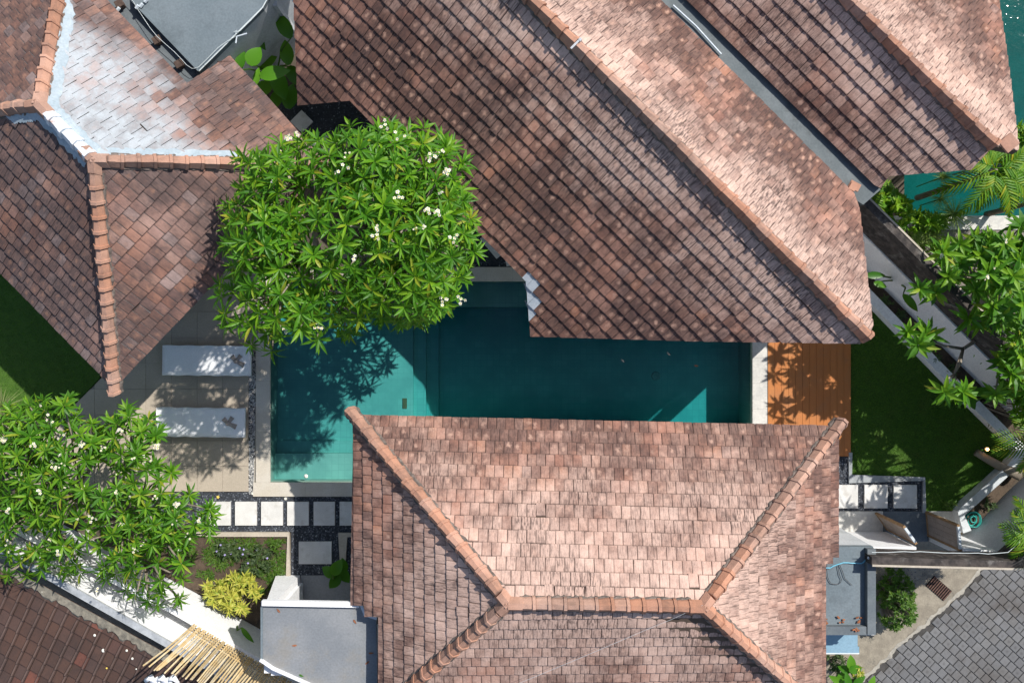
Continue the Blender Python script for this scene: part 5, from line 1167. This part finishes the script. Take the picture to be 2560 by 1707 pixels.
def palm(name, label, c, n, L, seed, az0=0.0, spread=6.283, rise=.45, droop=.75, ll=.3, lw=.03, mat=M_PALM, base=None, nl=16):
    r = random.Random(seed); base = base or Vector((c.x * .97, c.y * .97, 0)); t = thing(name, label, 'palm', base); m = MB(); m.tube([base - Zh * .03, base.lerp(c, .5) + Vector((.03, 0, 0)), c], [.07, .055, .04], 7); m.build('trunk', M_BARK, t, smooth=True)
    for k in range(n):
        m = MB(); frond(m, c + Vector((r.uniform(-.04, .04), r.uniform(-.04, .04), r.uniform(-.05, .05))), az0 + spread * (k + r.uniform(-.3, .3)) / n, L * r.uniform(.75, 1.1), rise * r.uniform(.5, 1.4), droop * r.uniform(.6, 1.3), nl, ll, lw); m.build('frond', mat, t)
    return t
palm('areca_palm', 'yellow green feather palm over the neighbouring pool at upper right', P(2490, 425, 2.6), 11, .92, 1, rise=.5, droop=.8, lw=.042, nl=14)
palm('areca_palm', 'feather palm cut by the right edge near the top', P(2590, 430, 2.4), 9, .9, 2, base=P(2640, 430, 0), lw=.042, nl=14)
palm('areca_palm', 'bright green palm clump at the lower corner of the top right roof', P(2165, 468, 1.3), 9, .75, 3, ll=.26, lw=.04, nl=12, rise=.35)
palm('fan_palm', 'spiky palm above the planter corner at the right edge', P(2590, 1110, 1.9), 11, .75, 4, base=P(2660, 1100, 0), ll=.30, lw=.034, rise=.4, droop=.55, nl=12)
palm('fan_palm', 'spiky palm above the gate wall at the right edge', P(2590, 1330, 2.2), 11, .75, 5, base=P(2680, 1330, 0), ll=.30, lw=.034, rise=.4, droop=.5, nl=12)
palm('areca_palm', 'feather palm just outside the right edge below the neighbouring pool', P(2600, 500, 1.4), 8, .6, 6, ll=.2, lw=.03, nl=12)
def tuft(name, label, c, n, L, seed, mat=M_PAPY, stem=True, wd=.012, cat='plant', flat=.35):
    r = random.Random(seed); base = Vector((c.x, c.y, 0)); t = thing(name, label, cat, base); m = MB()
    for k in range(n):
        a = r.uniform(0, 6.28); el = r.uniform(-.1, 1.2) * flat * 2; d = Vector((math.cos(a) * math.cos(el), math.sin(a) * math.cos(el), math.sin(el))); leaf(m, c, d, Zh if abs(d.z) < .95 else Vector((1, 0, 0)), L * r.uniform(.6, 1.1), wd, .3, .2, 3, (.8, 1, .7, .05))
    m.build('blade_head', mat, t)
    if stem: m = MB(); m.tube([base - Zh * .03, c], .012, 5); m.build('stem', M_SHRUB, t)
    return t
tuft('papyrus', 'dark papyrus head over the neighbouring pool water', P(2352, 497, .9), 90, .42, 1, wd=.008); tuft('papyrus', 'bright papyrus head above the neighbouring pool coping', P(2384, 536, 1.5), 110, .46, 2)
tuft('papyrus', 'papyrus head left of the pool coping over the path', P(2330, 588, 1.2), 120, .45, 3); tuft('papyrus', 'papyrus head nearest the boundary wall', P(2298, 596, 1.0), 90, .36, 4); tuft('papyrus', 'small papyrus head just below the corner palm at the roof eave', P(2355, 443, 1.1), 60, .28, 5)
tuft('ornamental_grass', 'pale spiky grass tuft at the left edge beside the lawn', P(8, 1018, .35), 130, .5, 6, mat=leaf_mat('pale_grass_blade', (.26, .30, .12), (.36, .38, .17), (.22, .30, .08)), wd=.014, stem=False, flat=.5)
def shrub(name, label, c, rad, n, L, W_, mat, seed, cat='shrub', flowers=None, tris=3):
    r = random.Random(seed); base = Vector((c.x, c.y, 0)); t = thing(name, label, cat, base); m = MB(); st = MB(); c = Vector(c)
    nb = max(6, n // 14); heads = []
    for k in range(nb):
        a = r.uniform(0, 6.28); q = math.sqrt(r.random()); zz = r.uniform(.1, 1); p = c + Vector((rad[0] * q * math.cos(a), rad[1] * q * math.sin(a), rad[2] * math.sqrt(max(.02, 1 - q * q)) * zz)); heads.append(p)
        st.tube([base + Vector((rad[0] * .4 * q * math.cos(a), rad[1] * .4 * q * math.sin(a), -.02)), p], [.012, .006], 4)
    for k in range(n):
        p = heads[k % nb]; a = r.uniform(0, 6.28); el = r.uniform(-.3, 1.0); d = Vector((math.cos(a) * math.cos(el), math.sin(a) * math.cos(el), math.sin(el))); leaf(m, p, d, Zh if abs(d.z) < .9 else Vector((1, 0, 0)), L * r.uniform(.6, 1.2), W_ * r.uniform(.7, 1.2), .3, .3, tris, (.4, 1, .7, .05))
    m.build('foliage', mat, t); st.build('stem', M_BARK, t)
    if flowers:
        f = MB()
        for k in range(flowers[1]):
            p = heads[r.randrange(nb)] + Zh * (L * .8); f.box(p, (.035, .035, .02), r.uniform(0, 3))
        f.build('blossom', flowers[0], t)
    return t
m = MB(); m.prism(pxpoly([(395, 1342), (716, 1342), (716, 1440), (640, 1560), (380, 1420)], 0), -.03, .02); tag(m.build('flower_bed', M_SOIL), kind='structure', label='brown soil flower bed inside the sand kerb')
shrub('croton_bush', 'yellow leaved croton bush between white wall and porch', P(590, 1480, .35), (.56, .42, .45), 760, .17, .042, M_LEAFY, 1)
shrub('croton_bush', 'small yellow croton sprig beside the frangipani branches', P(535, 1462, .2), (.2, .14, .25), 110, .15, .04, M_LEAFY, 2)
cv = MB(); rr_ = random.Random(77); wp_ = pxpoly([(440, 1345), (714, 1345), (714, 1438), (640, 1500), (500, 1440)], 0)
for k in range(5200):
    x_, y_ = rr_.uniform(gx(440), gx(714)), rr_.uniform(gy(1500), gy(1345))
    if not inpoly(x_, y_, wp_) or noise.noise(Vector((x_ * 2.2, y_ * 2.2, 4))) < -.12: continue
    a = rr_.uniform(0, 6.28); el = rr_.uniform(.1, 1.1); leaf(cv, Vector((x_, y_, .02)), Vector((math.cos(a) * math.cos(el), math.sin(a) * math.cos(el), math.sin(el))), Zh, rr_.uniform(.05, .13), .022, .4, .3, 3, (.4, 1, .7, .05))
tag(cv.build('ground_cover', M_SHRUB), kind='stuff', label='low green ground cover in the flower bed')
for i, (px, py, rx, ry, n, lab) in enumerate(((580, 1372, .40, .22, 420, 'grey green bedding plant with lilac flowers next to the kerb corner of the frangipani'), (640, 1385, .32, .26, 330, 'bedding plant with lilac flowers in the middle of the flower bed'), (640, 1420, .34, .2, 300, 'low green bedding plant just above the yellow croton'), (690, 1370, .2, .2, 90, 'sparse seedling patch next to the kerb in the flower bed'))):
    shrub('bedding_plant', lab, P(px, py, .05), (rx, ry, .22), n, .11, .022, M_COVER if i < 3 else M_SHRUB, 10 + i, 'plant', (M_LILAC, 5) if i < 2 else None)
shrub('round_shrub', 'rounded green shrub beside the grey canopy', P(2230, 1492, .30), (.42, .70, .8), 3000, .085, .032, M_SHRUB, 20)
shrub('garden_shrub', 'dull green shrub under the pale blue cabinet', P(2086, 1660, .2), (.2, .25, .4), 300, .09, .025, M_COVER, 21)
broadleaf('broadleaf_bush', 'bright broad-leaved bush at the bottom edge beside the street', 'bush', P(2130, 1700, 0), [(2128, 1655, .8, 90, .3, .2), (2140, 1672, .8, 10, .3, .2), (2112, 1672, .7, 160, .3, .18), (2092, 1700, .9, 150, .36, .16), (2120, 1700, 1.0, 100, .36, .16), (2150, 1700, .9, 30, .3, .15), (2180, 1705, .8, 60, .3, .15), (2105, 1690, .6, 60, .3, .2)])
shrub('croton_bush', 'yellow flowering tips in the bush at the bottom edge', P(2146, 1680, .75), (.1, .12, .15), 70, .10, .03, M_LEAFY, 22)
shrub('garden_shrub', 'glossy leaved bush below the corner of the top right roof', P(2225, 530, 1.0), (.38, .42, .6), 420, .18, .10, M_LEAFB, 23)
shrub('garden_shrub', 'leafy bush at the foot of the valley gutter', P(2185, 500, .8), (.25, .25, .5), 260, .16, .08, M_LEAFB, 24)
shrub('garden_shrub', 'variegated pale shrub behind the mouldy wall top', P(2270, 610, .8), (.40, .34, .6), 460, .14, .045, M_PAPY, 25)
shrub('garden_shrub', 'broad bush beside the neighbouring pool coping', P(2310, 560, 1.0), (.3, .2, .5), 160, .26, .09, M_LEAFB, 26)
shrub('garden_shrub', 'dense bush under the feather palm at the right edge', P(2510, 440, .9), (.55, .45, .9), 700, .2, .06, M_PALM, 27)
shrub('garden_shrub', 'dark low growth under the right frangipani', P(2530, 780, .6), (.55, 1.0, .9), 1100, .16, .075, M_LEAFB, 28)
shrub('garden_shrub', 'green undergrowth by the right edge below the frangipani', P(2545, 900, .5), (.40, .5, .9), 600, .16, .07, M_LEAFB, 29)
for i, (px, py, z_, rx, ry, n_, mt_, lab) in enumerate(((2360, 660, 1.2, .5, .5, 520, M_LEAFB, 'bright leafy bush under the frangipani nearest the papyrus'), (2450, 640, 1.3, .6, .4, 560, M_LEAFB, 'bright leafy bush below the neighbouring path'), (2440, 350, 2.4, .35, .3, 260, M_PALM, 'yellow green leafy clump at the corner of the top right roof'),
        (2540, 370, 2.2, .4, .4, 360, M_PALM, 'yellow green leafy clump at the right edge beside the palm'), (2460, 860, .8, .4, .4, 360, M_LEAFB, 'leafy bush behind the dark wall top in the middle'), (2550, 1010, 1.4, .35, .45, 380, M_LEAFB, 'leafy bush at the right edge above the planter corner'))):
    shrub('garden_shrub', lab, P(px, py, z_), (rx, ry, .7), n_, .17, .06, mt_, 60 + i)
for i, (px, py) in enumerate(((2215, 752), (2248, 790), (2330, 895), (2375, 925), (2480, 1055))):
    shrub('planter_weed', ['straggly weed in the planter nearest the big roof', 'straggly weed in the planter below the pointed leaves', 'dry weed in the middle of the planter', 'tall weed in the planter below the wall', 'weed at the planter end under the palm'][i], P(px, py, .12), (.14, .12, .2), 60, .12, .025, M_COVER, 30 + i, 'plant')
shrub('planter_weed', 'pale weed in the soil beside the hose', P(2470, 1260, .1), (.12, .1, .15), 50, .1, .03, M_COVER, 36, 'plant')
shrub('planter_weed', 'green weed at the lawn corner by the gate', P(2372, 1262, .02), (.14, .1, .15), 70, .1, .03, M_SHRUB, 37, 'plant')
for i, (px, py, z) in enumerate(((545, 1242, .03), (714, 1246, .03), (632, 1233, .04), (640, 1236, .04), (2235, 1340, .06))):
    m = MB(); c = P(px, py, z)
    for k in range(5): a = k * 1.2566; d = Vector((math.cos(a), math.sin(a), .1)); leaf(m, c, d, Zh, .04, .03, .1, .2, 2, (.4, 1, .2))
    tag(m.build('fallen_blossom', M_PETAL if i else M_PETALC), ['yellow fallen blossom on the gravel near the frangipani', 'white fallen blossom on the gravel at the shadow edge', 'white fallen blossom at the lower end of the pebble strip', 'second white fallen blossom at the corner of the coping', 'pale fallen blossom by the gate'][i], 'blossom')
